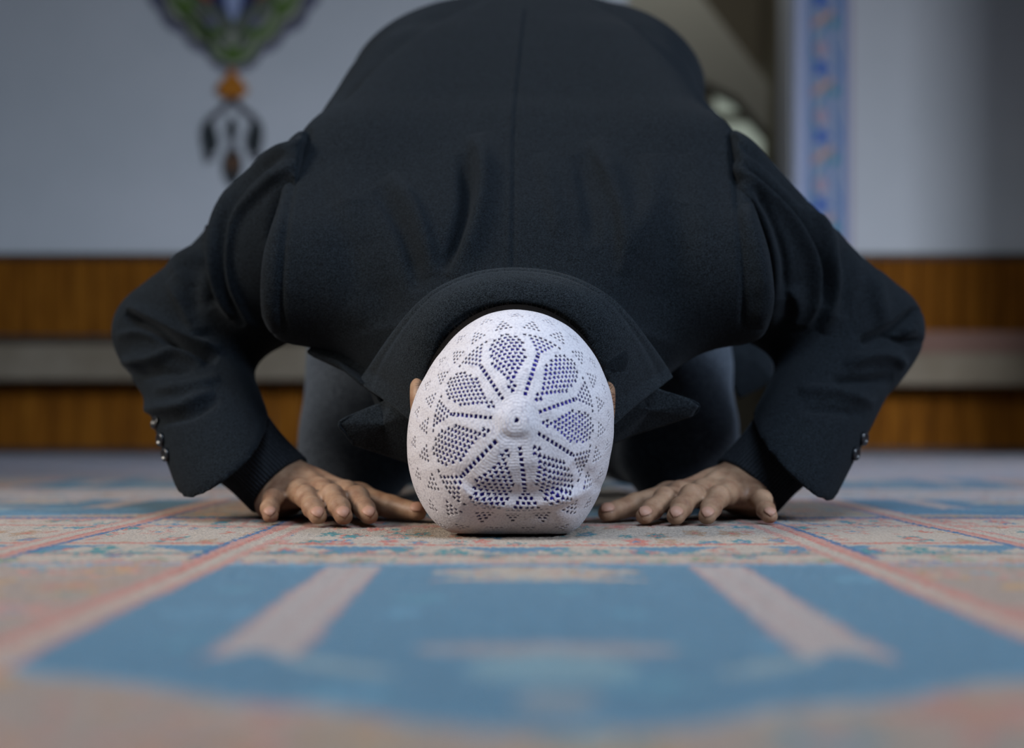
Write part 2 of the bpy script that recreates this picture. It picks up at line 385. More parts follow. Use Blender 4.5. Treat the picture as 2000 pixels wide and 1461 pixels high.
BLUE = S(78, 118, 140); DBLUE = S(42, 92, 130); CREAM = S(172, 156, 140); PINK = S(178, 128, 114); RUST = S(180, 100, 84)
TEAL = S(58, 122, 124); GREEN = S(108, 136, 108); LBL = S(118, 146, 160); TAN = S(162, 130, 102)
def carpet_paint(x, y):
    n = len(x); c = np.tile(np.array(CREAM), (n, 1)).astype(float)
    per = 0.57; xc = 0.0147
    u = (x - xc + per / 2) % per - per / 2          # distance from the axis of each niche
    au = np.abs(u); ki = np.floor((x - xc + per / 2) / per)
    rest = flowers(x, y * 0.9, 0.052, [PINK, S(178, 138, 96), S(112, 134, 142), CREAM, S(150, 142, 128), S(168, 122, 108), S(120, 130, 122), TAN], S(154, 134, 120), 3, 0.5)
    c[:] = rest
    def put(m, col): c[m] = col
    fine = flowers(u + 0.37, y * 0.34, 0.027, [PINK, RUST, BLUE, TEAL, CREAM, CREAM, TAN], CREAM, 11, 0.48)
    fine2 = flowers(x, y * 0.6, 0.028, [TEAL, DBLUE, PINK, GREEN, CREAM, TAN], CREAM, 17, 0.45)
    rows = [(0.385, 0.888, 0.50), (1.37, 1.72, 1.42), (2.04, 2.42, 2.1), (3.2, 3.6, 3.3)]
    # ornate cross band
    m = (y > 0.888) & (y < 1.37); c[m] = fine[m]
    m = (y > 0.905) & (y < 0.955); c[m] = fine2[m]
    put((y > 0.888) & (y < 0.897), LBL); put((y > 0.897) & (y < 0.905), PINK)
    put((y > 0.955) & (y < 0.963), PINK); put((y > 0.963) & (y < 0.972), TEAL)
    zig = np.abs(((x * 9) % 1) - 0.5) * 2
    m = (y > 0.972) & (y < 1.03); c[m] = np.where((zig[m] + (y[m] - 0.972) * 14 > 1.05)[:, None], BLUE, fine[m])
    m = (y > 1.03) & (y < 1.045); put(m, CREAM); put((y > 1.045) & (y < 1.055), RUST)
    m = (y > 1.24) & (y < 1.26); put(m, PINK); put((y > 1.335) & (y < 1.352), PINK); put((y > 1.352) & (y < 1.37), DBLUE)
    # longitudinal borders between the niches
    m = (au > 0.193) & (au < 0.222); put(m, PINK)
    m = (au > 0.2) & (au < 0.21); put(m, CREAM)
    m = (au > 0.212) & (au < 0.2145) ; put(m, RUST)
    put((au > 0.222) & (au < 0.227) & (y > 0.93), DBLUE)
    m = (y < 0.888) & (au > 0.222); c[m] = rest[m]
    # niche fields
    for (y0, y1, ys) in rows:
        arch = y0 + (ys - y0) * (np.clip(au / 0.193, 0, 1)) ** 1.05 + 0.004 * np.cos(au * 90)
        f = (au < 0.193) & (y > arch) & (y < y1)
        c[f] = BLUE
        t = flowers(x[f], y[f], 0.085, [BLUE, BLUE, S(96, 142, 164), S(84, 132, 150)], BLUE, 23, 0.25); c[f] = t
        put(f & (y > y1 - 0.004), LBL)
        edge = f & (y < arch + 0.006); c[edge] = LBL
        bar = f & (au > 0.094) & (au < 0.1285) & (y > y0 + 0.148 + 0.01 * np.cos((au - 0.111) * 180)) & (y < y1 - 0.012)
        c[bar] = S(166, 152, 146); c[bar & ((au < 0.0965) | (au > 0.126))] = S(172, 130, 122)
        c[bar & (au > 0.1085) & (au < 0.1105)] = S(168, 140, 132)
        lamp = f & (au < 0.062 * (0.4 + 0.6 * np.abs(np.cos(y * 60)))) & (y > y1 - 0.10) & (y < y1 - 0.015)
        t = flowers(x[lamp], y[lamp], 0.016, [CREAM, LBL, TAN, CREAM, PINK], CREAM, 31, 0.5); c[lamp] = t
        ym = y0 + 0.165
        k = f & (((au / 0.052) ** 2 + ((y - ym) / 0.016) ** 2) < 1); c[k] = S(140, 136, 138)
        k = f & (((au / 0.03) ** 2 + ((y - ym + 0.045) / 0.035) ** 2) < 1); c[k] = S(112, 142, 152)
        k = f & (((au / 0.013) ** 2 + ((y - y0 - 0.055) / 0.018) ** 2) < 1); c[k] = S(126, 136, 142)
        k = f & ((((au - 0.078) / 0.022) ** 2 + ((y - ym + 0.04 - (au - 0.078) * 0.8) / 0.010) ** 2) < 1); c[k] = S(128, 146, 150)
    m = (np.abs(x - 0.005) < 0.14) & (y > 1.585) & (y < 2.04); c[m] = S(206, 200, 194)  # pale patch between the legs: light on the carpet painted into its colour
    # the far rows
    m = (y > 1.72) & (y < 2.04) & (np.abs(x - 0.005) > 0.14); c[m] = flowers(x[m], y[m], 0.06, [CREAM, PINK, CREAM, LBL, TAN], S(176, 162, 158), 41, 0.42)
    m = y > 2.42; far = flowers(x[m], y[m], 0.12, [S(150, 140, 150), S(158, 142, 142), LBL, S(120, 138, 156)], S(150, 142, 150), 47, 0.5)
    c[m] = far
    return c * 1.12
def grid_mesh(xs, ys):
    X, Y = np.meshgrid(xs, ys, indexing='ij'); nx, ny = X.shape
    i = np.arange(nx * ny).reshape(nx, ny)
    return X.ravel(), Y.ravel(), np.stack([i[:-1, :-1], i[1:, :-1], i[1:, 1:], i[:-1, 1:]], -1).reshape(-1, 4)
xs = np.unique(np.round(np.r_[np.arange(-3.1, -0.8, 0.02), np.arange(-0.8, -0.5, 0.005), np.arange(-0.5, 0.5, 0.0022), np.arange(0.5, 0.8, 0.005), np.arange(0.8, 2.41, 0.02), 2.41], 5))
ys = np.unique(np.round(np.r_[np.arange(-0.6, 0.3, 0.03), np.arange(0.3, 0.9, 0.003), np.arange(0.9, 1.45, 0.0022), np.arange(1.45, 2.1, 0.005), np.arange(2.1, 5.08, 0.02), 5.08], 5))
cx_, cy_, cf = grid_mesh(xs, ys)
cz_ = rng.normal(0, 0.00035, len(cx_)) + 0.0012 * np.sin(cx_ * 9 + 2 * np.sin(cy_ * 5)) * np.sin(cy_ * 7) - 0.0012
carpet = link_mesh('carpet', np.stack([cx_, cy_, np.minimum(cz_, -0.0002)], 1), cf, M_carpet)
jx = rng.normal(0, 0.0011, len(cx_)); jy = rng.normal(0, 0.0014, len(cx_))
color_attr(carpet.data, 'paint', carpet_paint(cx_ + jx, cy_ + jy))
mod = carpet.modifiers.new('thickness', 'SOLIDIFY'); mod.thickness = 0.009; mod.offset = -1
tag(carpet, 'wall-to-wall blue prayer carpet woven with pink-framed niches and floral bands', 'carpet')

# tile border on the back wall
def tile_paint(px, py):
    c = np.tile(np.array(S(138, 150, 170)), (len(px), 1)).astype(float)
    m = (px < 1576) | (px > 1650); c[m] = S(160, 168, 192)
    m = px > 1657; c[m] = S(150, 136, 148)
    for a in (1580, 1645): c[np.abs(px - a) < 4.5] = S(74, 110, 152)
    u = (px - 1603); v = (py - 135) % 133; v = np.where(v > 66, v - 133, v)
    c[(np.abs(px - 1600 - 12 * np.sin(py * 0.047)) < 3.5) & (px > 1583) & (px < 1642)] = S(78, 128, 152)
    c[(np.abs(px - 1628 - 9 * np.cos(py * 0.047)) < 3.0) & (px > 1583) & (px < 1642)] = S(66, 106, 162)
    a = np.arctan2(v, u); r = np.hypot(u, v); c[r < 14 + 5 * np.cos(5 * a)] = S(36, 84, 164)
    v2 = v - 36; d = np.abs((v2 + 0.62 * (u - 2)) ) ; c[(d < 7) & (np.abs(u - 2) < 20)] = S(176, 136, 120)
    v3 = ((py - 135 + 38) % 133); v3 = np.where(v3 > 66, v3 - 133, v3); c[(np.hypot(u + 2, v3) < 12 + 3 * np.cos(4 * a)) & (np.hypot(u + 2, v3) > 4)] = S(160, 136, 150)
    v4 = ((py - 180) % 133); v4 = np.where(v4 > 66, v4 - 133, v4); c[np.hypot((px - 1628), v4) < 9] = S(40, 128, 140)
    return c
zs = np.arange(wz(497), 3.0, 0.006); xs2 = np.linspace(wx(1552), wx(1664), 110)
tx, tz, tf = grid_mesh(xs2, zs)
tp = link_mesh('tile_border', np.stack([tx, np.full(len(tx), WY - 0.012), tz], 1), tf, M_glaze, smooth=False)
color_attr(tp.data, 'paint', tile_paint(1000 + FPX * tx / WY, HOR - FPX * (tz - CZ) / WY))
mod = tp.modifiers.new('thickness', 'SOLIDIFY'); mod.thickness = 0.011; mod.offset = -1
tag(tp, 'tall strip of blue and white floral tiles beside the niche opening on the back wall', 'tile strip')

# painted pendant medallion on the back wall
def extrude_outline(name, pts, d, m, parent, y=WY, paint=None):
    """closed outline in wall pixels, filled and given thickness, standing proud of the wall by d"""
    p = np.array(pts, float); V = [(wx(a), y - d, wz(b)) for a, b in p] + [(wx(a), y - 0.001, wz(b)) for a, b in p]
    n = len(p); bm = bmesh.new(); vv = [bm.verts.new(v_) for v_ in V]
    bm.faces.new(vv[:n])
    for i in range(n): bm.faces.new((vv[i], vv[n + i], vv[n + (i + 1) % n], vv[(i + 1) % n]))
    bmesh.ops.triangulate(bm, faces=[f for f in bm.faces if len(f.verts) > 4])
    bmesh.ops.recalc_face_normals(bm, faces=bm.faces[:])
    me = bpy.data.meshes.new(name); bm.to_mesh(me); bm.free(); me.materials.append(m)
    o = bpy.data.objects.new(name, me); COL.objects.link(o); o.parent = parent
    return o
med = bpy.data.objects.new('wall_medallion', None); COL.objects.link(med); med.location = (wx(458), WY, wz(130))
med_inv = Matrix.Translation(-Vector(med.location))
def flat(name, r, g, b, rough=0.7): return mat(name, S(r, g, b), rough)
M_halo = flat('medallion_ground_grey', 92, 94, 110); M_green = flat('scroll_green', 74, 100, 38); M_sage = flat('scroll_sage', 132, 136, 120)
M_navy = flat('medallion_navy', 26, 34, 74); M_orange = flat('bead_orange', 160, 98, 18); M_ink = flat('pendant_ink', 34, 40, 42); M_brown = flat('bud_brown', 98, 66, 40); M_white = flat('medallion_white', 140, 152, 182)
M_outl = flat('scroll_outline', 50, 46, 54)
def sym(left, cx=458): return left + [(2 * cx - a, b) for a, b in reversed(left)]
base_l = [(240, -330), (228, -200), (196, -90), (160, -6), (144, 26), (112, 58), (78, 86), (40, 118), (4, 142)]
def scallop(k, amp, nl=7):
    p = spline([(a * k, b * 1.0 - (1 - k) * 90) for a, b in base_l], 14); n_ = len(p)
    t = np.gradient(p, axis=0); t /= np.linalg.norm(t, axis=1)[:, None]; nn = np.stack([-t[:, 1], t[:, 0]], 1)
    Lg = np.r_[0, np.cumsum(np.hypot(*np.diff(p, axis=0).T))]
    w_ = np.abs(np.sin(np.pi * (Lg[-1] - Lg) / 62.0)) * amp
    q_ = p - nn * w_[:, None]
    return [(458 - max(a, 0.5), b) for a, b in q_]
extrude_outline('backing', sym(scallop(1.0, 9)), 0.006, M_halo, med)
extrude_outline('outline_band', sym(scallop(0.90, 9)), 0.009, M_outl, med)
extrude_outline('scroll_band', sym(scallop(0.86, 9)), 0.012, M_sage, med)
extrude_outline('green_band', sym(scallop(0.78, 9)), 0.015, M_green, med)
extrude_outline('scroll_band', sym(scallop(0.66, 10)), 0.0165, M_sage, med)
extrude_outline('inner_field', sym(scallop(0.60, 8)), 0.018, flat('medallion_olive', 84, 90, 78), med)
extrude_outline('navy_field', sym([(458 - w, y_) for w, y_ in ((120, -330), (110, -150), (70, -40), (58, -10), (40, 6), (26, 22), (8, 36))]), 0.022, M_navy, med)
extrude_outline('heart_panel', sym([(458 - w, y_) for w, y_ in ((16, -200), (22, -40), (16, 8), (8, 34), (2, 44))]), 0.026, M_white, med)
extrude_outline('rust_petal', [(398, -30), (412, -6), (420, 4), (404, 6), (388, -8)], 0.026, flat('petal_rust', 130, 58, 30), med)
extrude_outline('rust_petal', [(518, -30), (504, -6), (496, 4), (512, 6), (528, -8)], 0.026, M_brown, med)
def blob(cx, cy, rx, ry, rot=0, n=20, k=0.0, p=3):
    a = np.linspace(0, 2 * math.pi, n, endpoint=False); r = 1 + k * np.cos(p * a)
    x = rx * r * np.cos(a); y = ry * r * np.sin(a); c_, s_ = math.cos(rot), math.sin(rot)
    return [(cx + x[i] * c_ - y[i] * s_, cy + x[i] * s_ + y[i] * c_) for i in range(n)]
for sgn in (-1, 1):
    extrude_outline('grey_bud', blob(458 + sgn * 42, 46, 14, 10, sgn * 0.5), 0.024, M_halo, med)
    extrude_outline('leaf', blob(458 + sgn * 34, 66, 17, 6, -sgn * 0.35), 0.026, M_green, med)
    extrude_outline('leaf', blob(458 + sgn * 88, 14, 9, 22, -sgn * 0.6), 0.024, M_green, med)
extrude_outline('leaf', blob(458, 104, 14, 14, 0, 20, 0.15, 4), 0.024, M_green, med)
extrude_outline('pale_bud', blob(455, 80, 9, 16), 0.026, M_sage, med)
extrude_outline('orange_bead', sym([(450, 136), (446, 150), (436, 158), (424, 178), (436, 190), (450, 193)], 455), 0.020, M_orange, med)
def strokes(pts, w0, w1):
    p = spline(pts, 6); n = len(p); t = np.gradient(p, axis=0); t /= np.linalg.norm(t, axis=1)[:, None]; w = w0 + (w1 - w0) * np.linspace(0, 1, n)
    nn = np.stack([-t[:, 1], t[:, 0]], 1) * w[:, None]
    return [tuple(a) for a in p + nn] + [tuple(a) for a in (p - nn)[::-1]]
for sgn in (-1, 1):
    extrude_outline('pendant_stem', strokes([(455, 192), (455 + sgn * 22, 216), (455 + sgn * 44, 234), (455 + sgn * 52, 256)], 6, 5), 0.010, M_outl, med)
    extrude_outline('side_drop', [(455 + sgn * a, b) for a, b in ((40, 236), (30, 262), (26, 284), (36, 300), (50, 306), (56, 288), (60, 262), (56, 240))], 0.014, M_ink, med)
    extrude_outline('side_tip', [(455 + sgn * a, b) for a, b in ((44, 300), (36, 312), (50, 318), (56, 304))], 0.012, M_outl, med)
extrude_outline('centre_drop', blob(455, 252, 9, 22), 0.014, M_ink, med)
extrude_outline('centre_stem', strokes([(455, 268), (455, 296)], 4, 5), 0.010, M_outl, med)
extrude_outline('lower_drop', sym([(446, 294), (438, 312), (438, 336), (446, 354), (453, 364)], 456), 0.014, M_ink, med)
extrude_outline('bud_core', blob(456, 320, 8, 18), 0.018, M_brown, med)
for ch in med.children:
    ch.matrix_parent_inverse = med_inv
tag(med, 'green and navy painted medallion with an orange bead and dark pendant on the back wall', 'wall ornament')

# ------------------------------------------------------------------ the man
man = bpy.data.objects.new('person', None); COL.objects.link(man); man.location = (0, 1.5, 0)
man_inv = Matrix.Translation((0, -1.5, 0))
tag(man, 'person bowing forehead to carpet in dark wool coat and white crocheted cap', 'person')
def child(o, parent=man, label=None):
    o.parent = parent
    if parent is man: o.matrix_parent_inverse = man_inv
    if label: o['label'] = label
    return o

# --- torso shape: an elliptic tube along the back
SP = np.array([[1.245, 0.150], [1.30, 0.182], [1.40, 0.252], [1.50, 0.325], [1.60, 0.395], [1.70, 0.452], [1.80, 0.490], [1.90, 0.480], [1.97, 0.430]])
SA = np.array([0.105, 0.165, 0.208, 0.214, 0.214, 0.217, 0.228, 0.228, 0.150])
SB = np.array([0.070, 0.095, 0.112, 0.118, 0.124, 0.132, 0.142, 0.145, 0.11])
SX = np.array([0.004, 0.004, 0.006, 0.008, 0.010, 0.014, 0.020, 0.022, 0.022])
sp_f = spline(np.column_stack([SP, SA, SB, SX]), 3)
def torso(X, Y, Z, grow=0.0):
    best = np.full(X.shape, 1e9, dtype=np.float32); A = np.zeros_like(best); B = np.zeros_like(best); CX = np.zeros_like(best)
    for i in range(len(sp_f) - 1):
        a, b = sp_f[i], sp_f[i + 1]; d = b[:2] - a[:2]; l2 = d @ d
        t = np.clip(((Y - a[0]) * d[0] + (Z - a[1]) * d[1]) / l2, 0, 1)
        dd = np.hypot(Y - a[0] - t * d[0], Z - a[1] - t * d[1]); m = dd < best
        best[m] = dd[m]; v_ = a[2:] + 0 * a[2:]
        A[m] = (a[2] + (b[2] - a[2]) * t)[m]; B[m] = (a[3] + (b[3] - a[3]) * t)[m]; CX[m] = (a[4] + (b[4] - a[4]) * t)[m]
    p = 2.35; u = np.abs(X - CX) / (A + grow); w = best / (B + grow)
    k = (u ** p + w ** p) ** (1 / p)
    return (k - 1) * np.minimum(A, B) * 0.95
def coat_f(X, Y, Z):
    f = torso(X, Y, Z)
    for s in (-1, 1):
        ox = 0.006
        f = smin(f, cone(X, Y, Z, (ox + s * 0.152, 1.435, 0.325), (ox + s * 0.105, 1.63, 0.445), 0.074, 0.078), 0.05)
        a0, a1 = np.array([1.322, 0.226]), np.array([1.450, 0.307]); dd = a1 - a0; t = np.clip(((Y - a0[0]) * dd[0] + (Z - a0[1]) * dd[1]) / (dd @ dd), 0, 1)
        g = np.hypot(Y - a0[0] - t * dd[0], Z - a0[1] - t * dd[1]) - (0.064 + 0.024 * t)
        half = 0.217 + 0.10 * np.clip(0.33 - Z, 0, 0.16) - 0.30 * np.clip(Z - 0.345, 0, 0.1)
        g = smax(g, s * (X - ox) - half, 0.022); g = smax(g, -s * (X - ox), 0.01)
        f = smin(f, g, 0.030)
    # chest and belly hanging down
    f = smin(f, ell(X, Y, Z, (0.004, 1.43, 0.200), (0.155, 0.15, 0.105)), 0.05)
    f = smin(f, ell(X, Y, Z, (0.01, 1.72, 0.34), (0.17, 0.14, 0.15)), 0.06)
    # skirt of the coat hanging on the right flank
    f = smin(f, ell(X, Y, Z, (0.245, 1.74, 0.28), (0.042, 0.05, 0.12)), 0.04)
    return f
co, qd = nets(coat_f, (-0.30, 1.10, 0.0), (0.34, 2.15, 0.70), 0.009)
co = smooth_mesh(co, qd, 2)
coat = subdivide(link_mesh('coat', co, qd, M_coat), 2)
BVH0 = BVHTree.FromPolygons([tuple(c_) for c_ in co], [tuple(int(k_) for k_ in f_) for f_ in qd])
def hitY(px, py, default=1.3):
    d = Vector(((px - 1000) / FPX, 1.0, (HOR - py) / FPX)); ln_ = d.length
    r = BVH0.ray_cast(Vector((0, 0, CZ)), d / ln_)
    return r[0].y if r[0] is not None else default
R = 0.0045
folds(coat, [
    ([(690, 400), (712, 520), (750, 640)], -0.011, 48, 48, 0.3),
    ([(1340, 400), (1310, 530), (1262, 650)], -0.011, 52, 46, 0.3),
    ([(925, 262), (940, 340), (930, 415), (900, 500), (880, 545)], 0.0135, 28, 13),
    ([(905, 300), (912, 380), (900, 450), (868, 530)], -0.0110, 20, 15),
    ([(760, 340), (806, 400), (832, 470), (846, 540)], 0.0080, 14, 28),
    ([(735, 370), (780, 440), (806, 520), (812, 570)], -0.0075, 24, 12),
    ([(1150, 275), (1190, 360), (1214, 440), (1216, 540)], 0.0085, 30, 11),
    ([(1130, 300), (1152, 390), (1160, 480)], -0.0060, 18, 18),
    ([(1055, 300), (1075, 380), (1095, 470)], 0.0035, 22, 14),
    ([(1270, 300), (1270, 400), (1235, 500)], 0.0060, 34, 22),
    ([(640, 330), (690, 420), (720, 540), (700, 640)], 0.0055, 40, 26),
    ([(1340, 300), (1370, 420), (1340, 560)], 0.0035, 30, 30),
    ([(1028, 10), (1015, 125), (1004, 250), (1002, 400), (1000, 526)], -0.0024, 4, 4, 0.02),
    ([(1021, 10), (1008, 125), (997, 250), (995, 400), (993, 526)], 0.0013, 7, 5, 0.02),
    ([(606, 250), (584, 325), (566, 400), (552, 500), (548, 600), (560, 655)], -0.0034, 6, 6, 0.05),
    ([(580, 300), (548, 420), (524, 520), (520, 600), (536, 650)], 0.0050, 16, 16, 0.1),
    ([(1428, 262), (1434, 330), (1440, 400), (1450, 520), (1452, 640)], -0.0034, 6, 6, 0.05),
    ([(1450, 400), (1480, 500), (1494, 580), (1480, 640)], 0.0050, 16, 16, 0.1),
    ([(655, 205), (735, 115), (860, 30), (960, -10)], -0.007, 14, 8, 0.15),
    ([(1395, 215), (1335, 130), (1240, 40), (1150, -10)], -0.007, 8, 14, 0.15),
])
child(coat)

# --- sleeves
def sleeve_part(side, sh, el, wr, hem_n, hem_p, fl):
    sh, el, wr = map(np.array, (sh, el, wr)); hem_n = np.array(hem_n) / np.linalg.norm(hem_n)
    ext = wr + (wr - el) * 0.3
    def f(X, Y, Z):
        a = cone(X, Y, Z, sh, el, 0.090, 0.058)
        b = cone(X, Y, Z, el, ext, 0.056, 0.052)
        g = smin(a, b, 0.03)
        g = smin(g, ell(X, Y, Z, el + np.array([side * 0.030, 0.0, 0.006]), (0.036, 0.045, 0.036)), 0.015)
        inner = cone(X, Y, Z, el + (wr - el) * 0.45, ext + (wr - el), 0.041, 0.043)
        g = smax(g, -inner, 0.003)
        pl = (X - hem_p[0]) * hem_n[0] + (Y - hem_p[1]) * hem_n[1] + (Z - hem_p[2]) * hem_n[2]
        g = smax(g, 0.206 - side * (X - 0.006), 0.006)                # armhole
        return smax(g, pl, 0.003)
    lo = np.min([sh, el, wr], 0) - 0.11; hi = np.max([sh, el, wr], 0) + 0.11; lo[2] = max(lo[2], 0.0)
    c_, q_ = nets(f, lo, hi, 0.0036); c_ = smooth_mesh(c_, q_, 3)
    o = subdivide(link_mesh('sleeve', c_, q_, M_coat), 1)
    folds(o, fl); return child(o, coat)
elL = np.array([-0.343, 1.47, 0.180]); wrL = P(440, 893, 1.355)
elR = np.array([0.356, 1.47, 0.182]); wrR = P(1548, 893, 1.355)
dL = wrL - elL; dR = wrR - elR
foldsL = [
    ([(394, 440), (385, 475), (400, 540), (420, 600)], -0.0098, 12, 14, 0.1),
    ([(375, 485), (345, 520), (372, 560)], 0.0060, 14, 14, 0.3),
    ([(592, 262), (520, 315), (455, 385), (420, 470), (424, 560), (455, 620)], 0.0092, 14, 9, 0.12),
    ([(560, 300), (505, 345), (462, 400), (440, 470), (442, 560), (480, 630)], -0.0090, 9, 9, 0.12),
    ([(575, 318), (500, 385), (458, 440), (446, 520), (470, 600), (510, 650)], 0.0090, 7, 26, 0.12),
    ([(598, 256), (520, 300), (440, 370), (400, 440)], -0.0067, 8, 8, 0.15),
    ([(575, 345), (545, 400), (530, 480)], -0.0067, 12, 12, 0.2),
    ([(330, 545), (362, 600), (384, 660)], 0.0090, 30, 12, 0.3),
    ([(385, 470), (372, 550), (388, 640)], -0.0090, 16, 20, 0.25),
    ([(245, 612), (300, 642), (360, 680), (425, 702)], -0.0149, 9, 8, 0.1),
    ([(245, 600), (310, 628), (370, 664), (430, 690)], 0.0090, 12, 7, 0.15),
    ([(225, 655), (280, 650), (330, 668)], 0.0060, 8, 10, 0.3),
    ([(235, 705), (300, 706), (345, 692), (400, 712)], 0.0097, 14, 8, 0.2),
    ([(240, 735), (310, 728), (380, 722)], -0.0067, 12, 8, 0.25),
    ([(270, 800), (350, 798), (420, 765)], 0.0075, 16, 7, 0.25),
    ([(285, 822), (360, 816), (430, 780)], -0.0053, 10, 8, 0.25),
    ([(300, 760), (370, 756), (430, 738)], 0.0060, 14, 10, 0.3),
]
foldsR = [
    ([(1432, 320), (1512, 385), (1562, 450), (1592, 520), (1590, 590), (1572, 640)], 0.0092, 9, 14, 0.12),
    ([(1450, 322), (1530, 392), (1580, 455), (1612, 530), (1612, 600)], -0.0083, 8, 9, 0.12),
    ([(1570, 400), (1600, 440), (1622, 500), (1628, 570), (1604, 650)], 0.0097, 18, 8, 0.15),
    ([(1442, 362), (1482, 420), (1506, 500), (1510, 570), (1494, 640)], 0.0086, 24, 8, 0.12),
    ([(1465, 366), (1505, 430), (1530, 505), (1530, 580)], -0.0075, 8, 12, 0.15),
    ([(1540, 560), (1556, 600), (1545, 640)], 0.0075, 20, 9, 0.2),
    ([(1430, 266), (1500, 320), (1570, 390), (1640, 450)], -0.0053, 8, 8, 0.15),
    ([(1640, 470), (1655, 540), (1640, 620)], -0.0075, 14, 16, 0.25),
    ([(1700, 530), (1712, 590), (1725, 640)], 0.0083, 22, 12, 0.3),
    ([(1795, 600), (1750, 640), (1715, 655), (1680, 668)], -0.0115, 9, 9, 0.1),
    ([(1805, 665), (1765, 668), (1730, 650)], -0.0090, 7, 7, 0.2),
    ([(1790, 640), (1760, 650)], 0.0060, 10, 10, 0.3),
    ([(1770, 720), (1740, 700), (1700, 700), (1650, 716)], 0.0105, 10, 14, 0.2),
    ([(1745, 738), (1690, 742), (1620, 740)], -0.0083, 9, 9, 0.2),
    ([(1710, 790), (1640, 770), (1560, 765)], 0.0075, 10, 14, 0.25),
    ([(1690, 812), (1620, 800), (1560, 798)], -0.0045, 10, 10, 0.25),
]
def hem_plane(a, b, c):
    n = np.cross(b - a, c - a); return n / np.linalg.norm(n)
nL = hem_plane(P(345, 945, 1.39), P(530, 842, 1.36), P(465, 925, 1.30)); nL = nL if nL @ dL > 0 else -nL
nR = hem_plane(P(1622, 960, 1.39), P(1470, 838, 1.36), P(1530, 925, 1.30)); nR = nR if nR @ dR > 0 else -nR
slL = sleeve_part(-1, (-0.165, 1.405, 0.298), elL, wrL, nL, P(345, 945, 1.39) - dL / np.linalg.norm(dL) * 0.013, foldsL)
slR = sleeve_part(1, (0.181, 1.405, 0.296), elR, wrR, nR, P(1622, 960, 1.39) - dR / np.linalg.norm(dR) * 0.011, foldsR)

# --- buttons on the sleeve vents
def button(c, n, r, parent):
    n = Vector(n).normalized(); rot = n.to_track_quat('Z', 'Y').to_matrix()
    prof = [(0, 0.0018), (0.35, 0.0017), (0.62, 0.0019), (0.72, 0.0034), (0.90, 0.0036), (1.0, 0.0022), (1.0, 0.0), (0, -0.0005)]
    V = []; F = []; k = 28
    for (rr, z_) in prof:
        for i in range(k):
            a = 2 * math.pi * i / k; V.append(Vector(c) + rot @ Vector((rr * r * math.cos(a), rr * r * math.sin(a), z_)))
    for j in range(len(prof) - 1):
        for i in range(k): F.append((j * k + i, j * k + (i + 1) % k, (j + 1) * k + (i + 1) % k, (j + 1) * k + i))
    o = link_mesh('button', [tuple(v_) for v_ in V], F, M_btn); o.data.update()
    return child(o, parent)
def sleeve_surface(o):
    return BVHTree.FromPolygons([tuple(c2) for c2 in get_co(o.data)], [tuple(p.vertices) for p in o.data.polygons])
for o, ys_, sx in ((slL, (826, 858, 888), -1), (slR, (856, 886), 1)):
    bv = sleeve_surface(o)
    for by in ys_:
        for k in range(200):                                   # walk in from outside to the edge of the sleeve
            bx = (260 + k) if sx < 0 else (1740 - k)
            d_ = Vector(((bx - 1000) / FPX, 1.0, (HOR - by) / FPX)).normalized(); hit = bv.ray_cast(Vector((0, 0, CZ)), d_)
            if hit[0] is not None: break
        bx += -sx * 7
        d_ = Vector(((bx - 1000) / FPX, 1.0, (HOR - by) / FPX)).normalized(); hit = bv.ray_cast(Vector((0, 0, CZ)), d_)
        if hit[0] is not None:
            n_ = (hit[1] + Vector((sx * 0.2, -0.35, 0))).normalized(); button(hit[0] + n_ * 0.0005, n_, 0.0066, o)

# --- collar: a folded strip around the neck
out_px = [(700, 748), (722, 716), (752, 672), (790, 622), (830, 582), (875, 554), (935, 533), (1000, 526), (1075, 532), (1140, 552), (1195, 585), (1235, 626), (1270, 672), (1296, 708), (1314, 738)]
in_px = [(846, 860), (826, 790), (832, 730), (846, 690), (864, 648), (902, 614), (948, 594), (1000, 587), (1056, 593), (1102, 612), (1140, 644), (1156, 686), (1168, 726), (1172, 790), (1168, 860)]
outS = spline(out_px, 10); inS = spline(in_px, 10)
nu = len(outS); nv = 26
V = []
tmid = np.linspace(-1, 1, nu)
for i in range(nu):
    yo = min(hitY(*outS[i], 1.29), 1.29) - 0.006
    yi = 1.172 + 0.035 * abs(tmid[i]) ** 1.5
    po = P(outS[i][0], outS[i][1], yo); pi = P(inS[i][0], inS[i][1], yi)
    for j in range(nv):
        t = j / (nv - 1)
        if t < 0.72:
            s_ = t / 0.72; p = po + (pi - po) * s_
            p = p + np.array([0, -1.0, 0.35]) * 0.010 * math.sin(math.pi * s_ ** 1.2)
            if s_ < 0.32: p = p + np.array([0, -1, 0.2]) * 0.0016 * (0.6 if s_ > 0.22 else -1.0 if s_ > 0.15 else 0.9)
        else:
            s_ = (t - 0.72) / 0.28; a = s_ * math.pi * 0.55
            cen = np.array([0.004, 1.25, 0.12]); inward = (cen - pi); inward[1] = 0; inward /= (np.linalg.norm(inward) + 1e-6)
            p = pi + np.array([0, 1, 0]) * (0.012 * (1 - math.cos(a)) + 0.05 * s_ ** 2) + inward * 0.006 * math.sin(a) * (1 - s_)
            p = p + np.array([0, -1.0, 0.35]) * 0.0
        V.append(p)
F = [(i * nv + j, (i + 1) * nv + j, (i + 1) * nv + j + 1, i * nv + j + 1) for i in range(nu - 1) for j in range(nv - 1)]
collar = link_mesh('collar', np.array(V), np.array(F), M_coat_lit)
md = collar.modifiers.new('t', 'SOLIDIFY'); md.thickness = 0.0035; md.offset = 0
md = collar.modifiers.new('b', 'SUBSURF'); md.levels = 1; md.render_levels = 1
child(collar, coat)

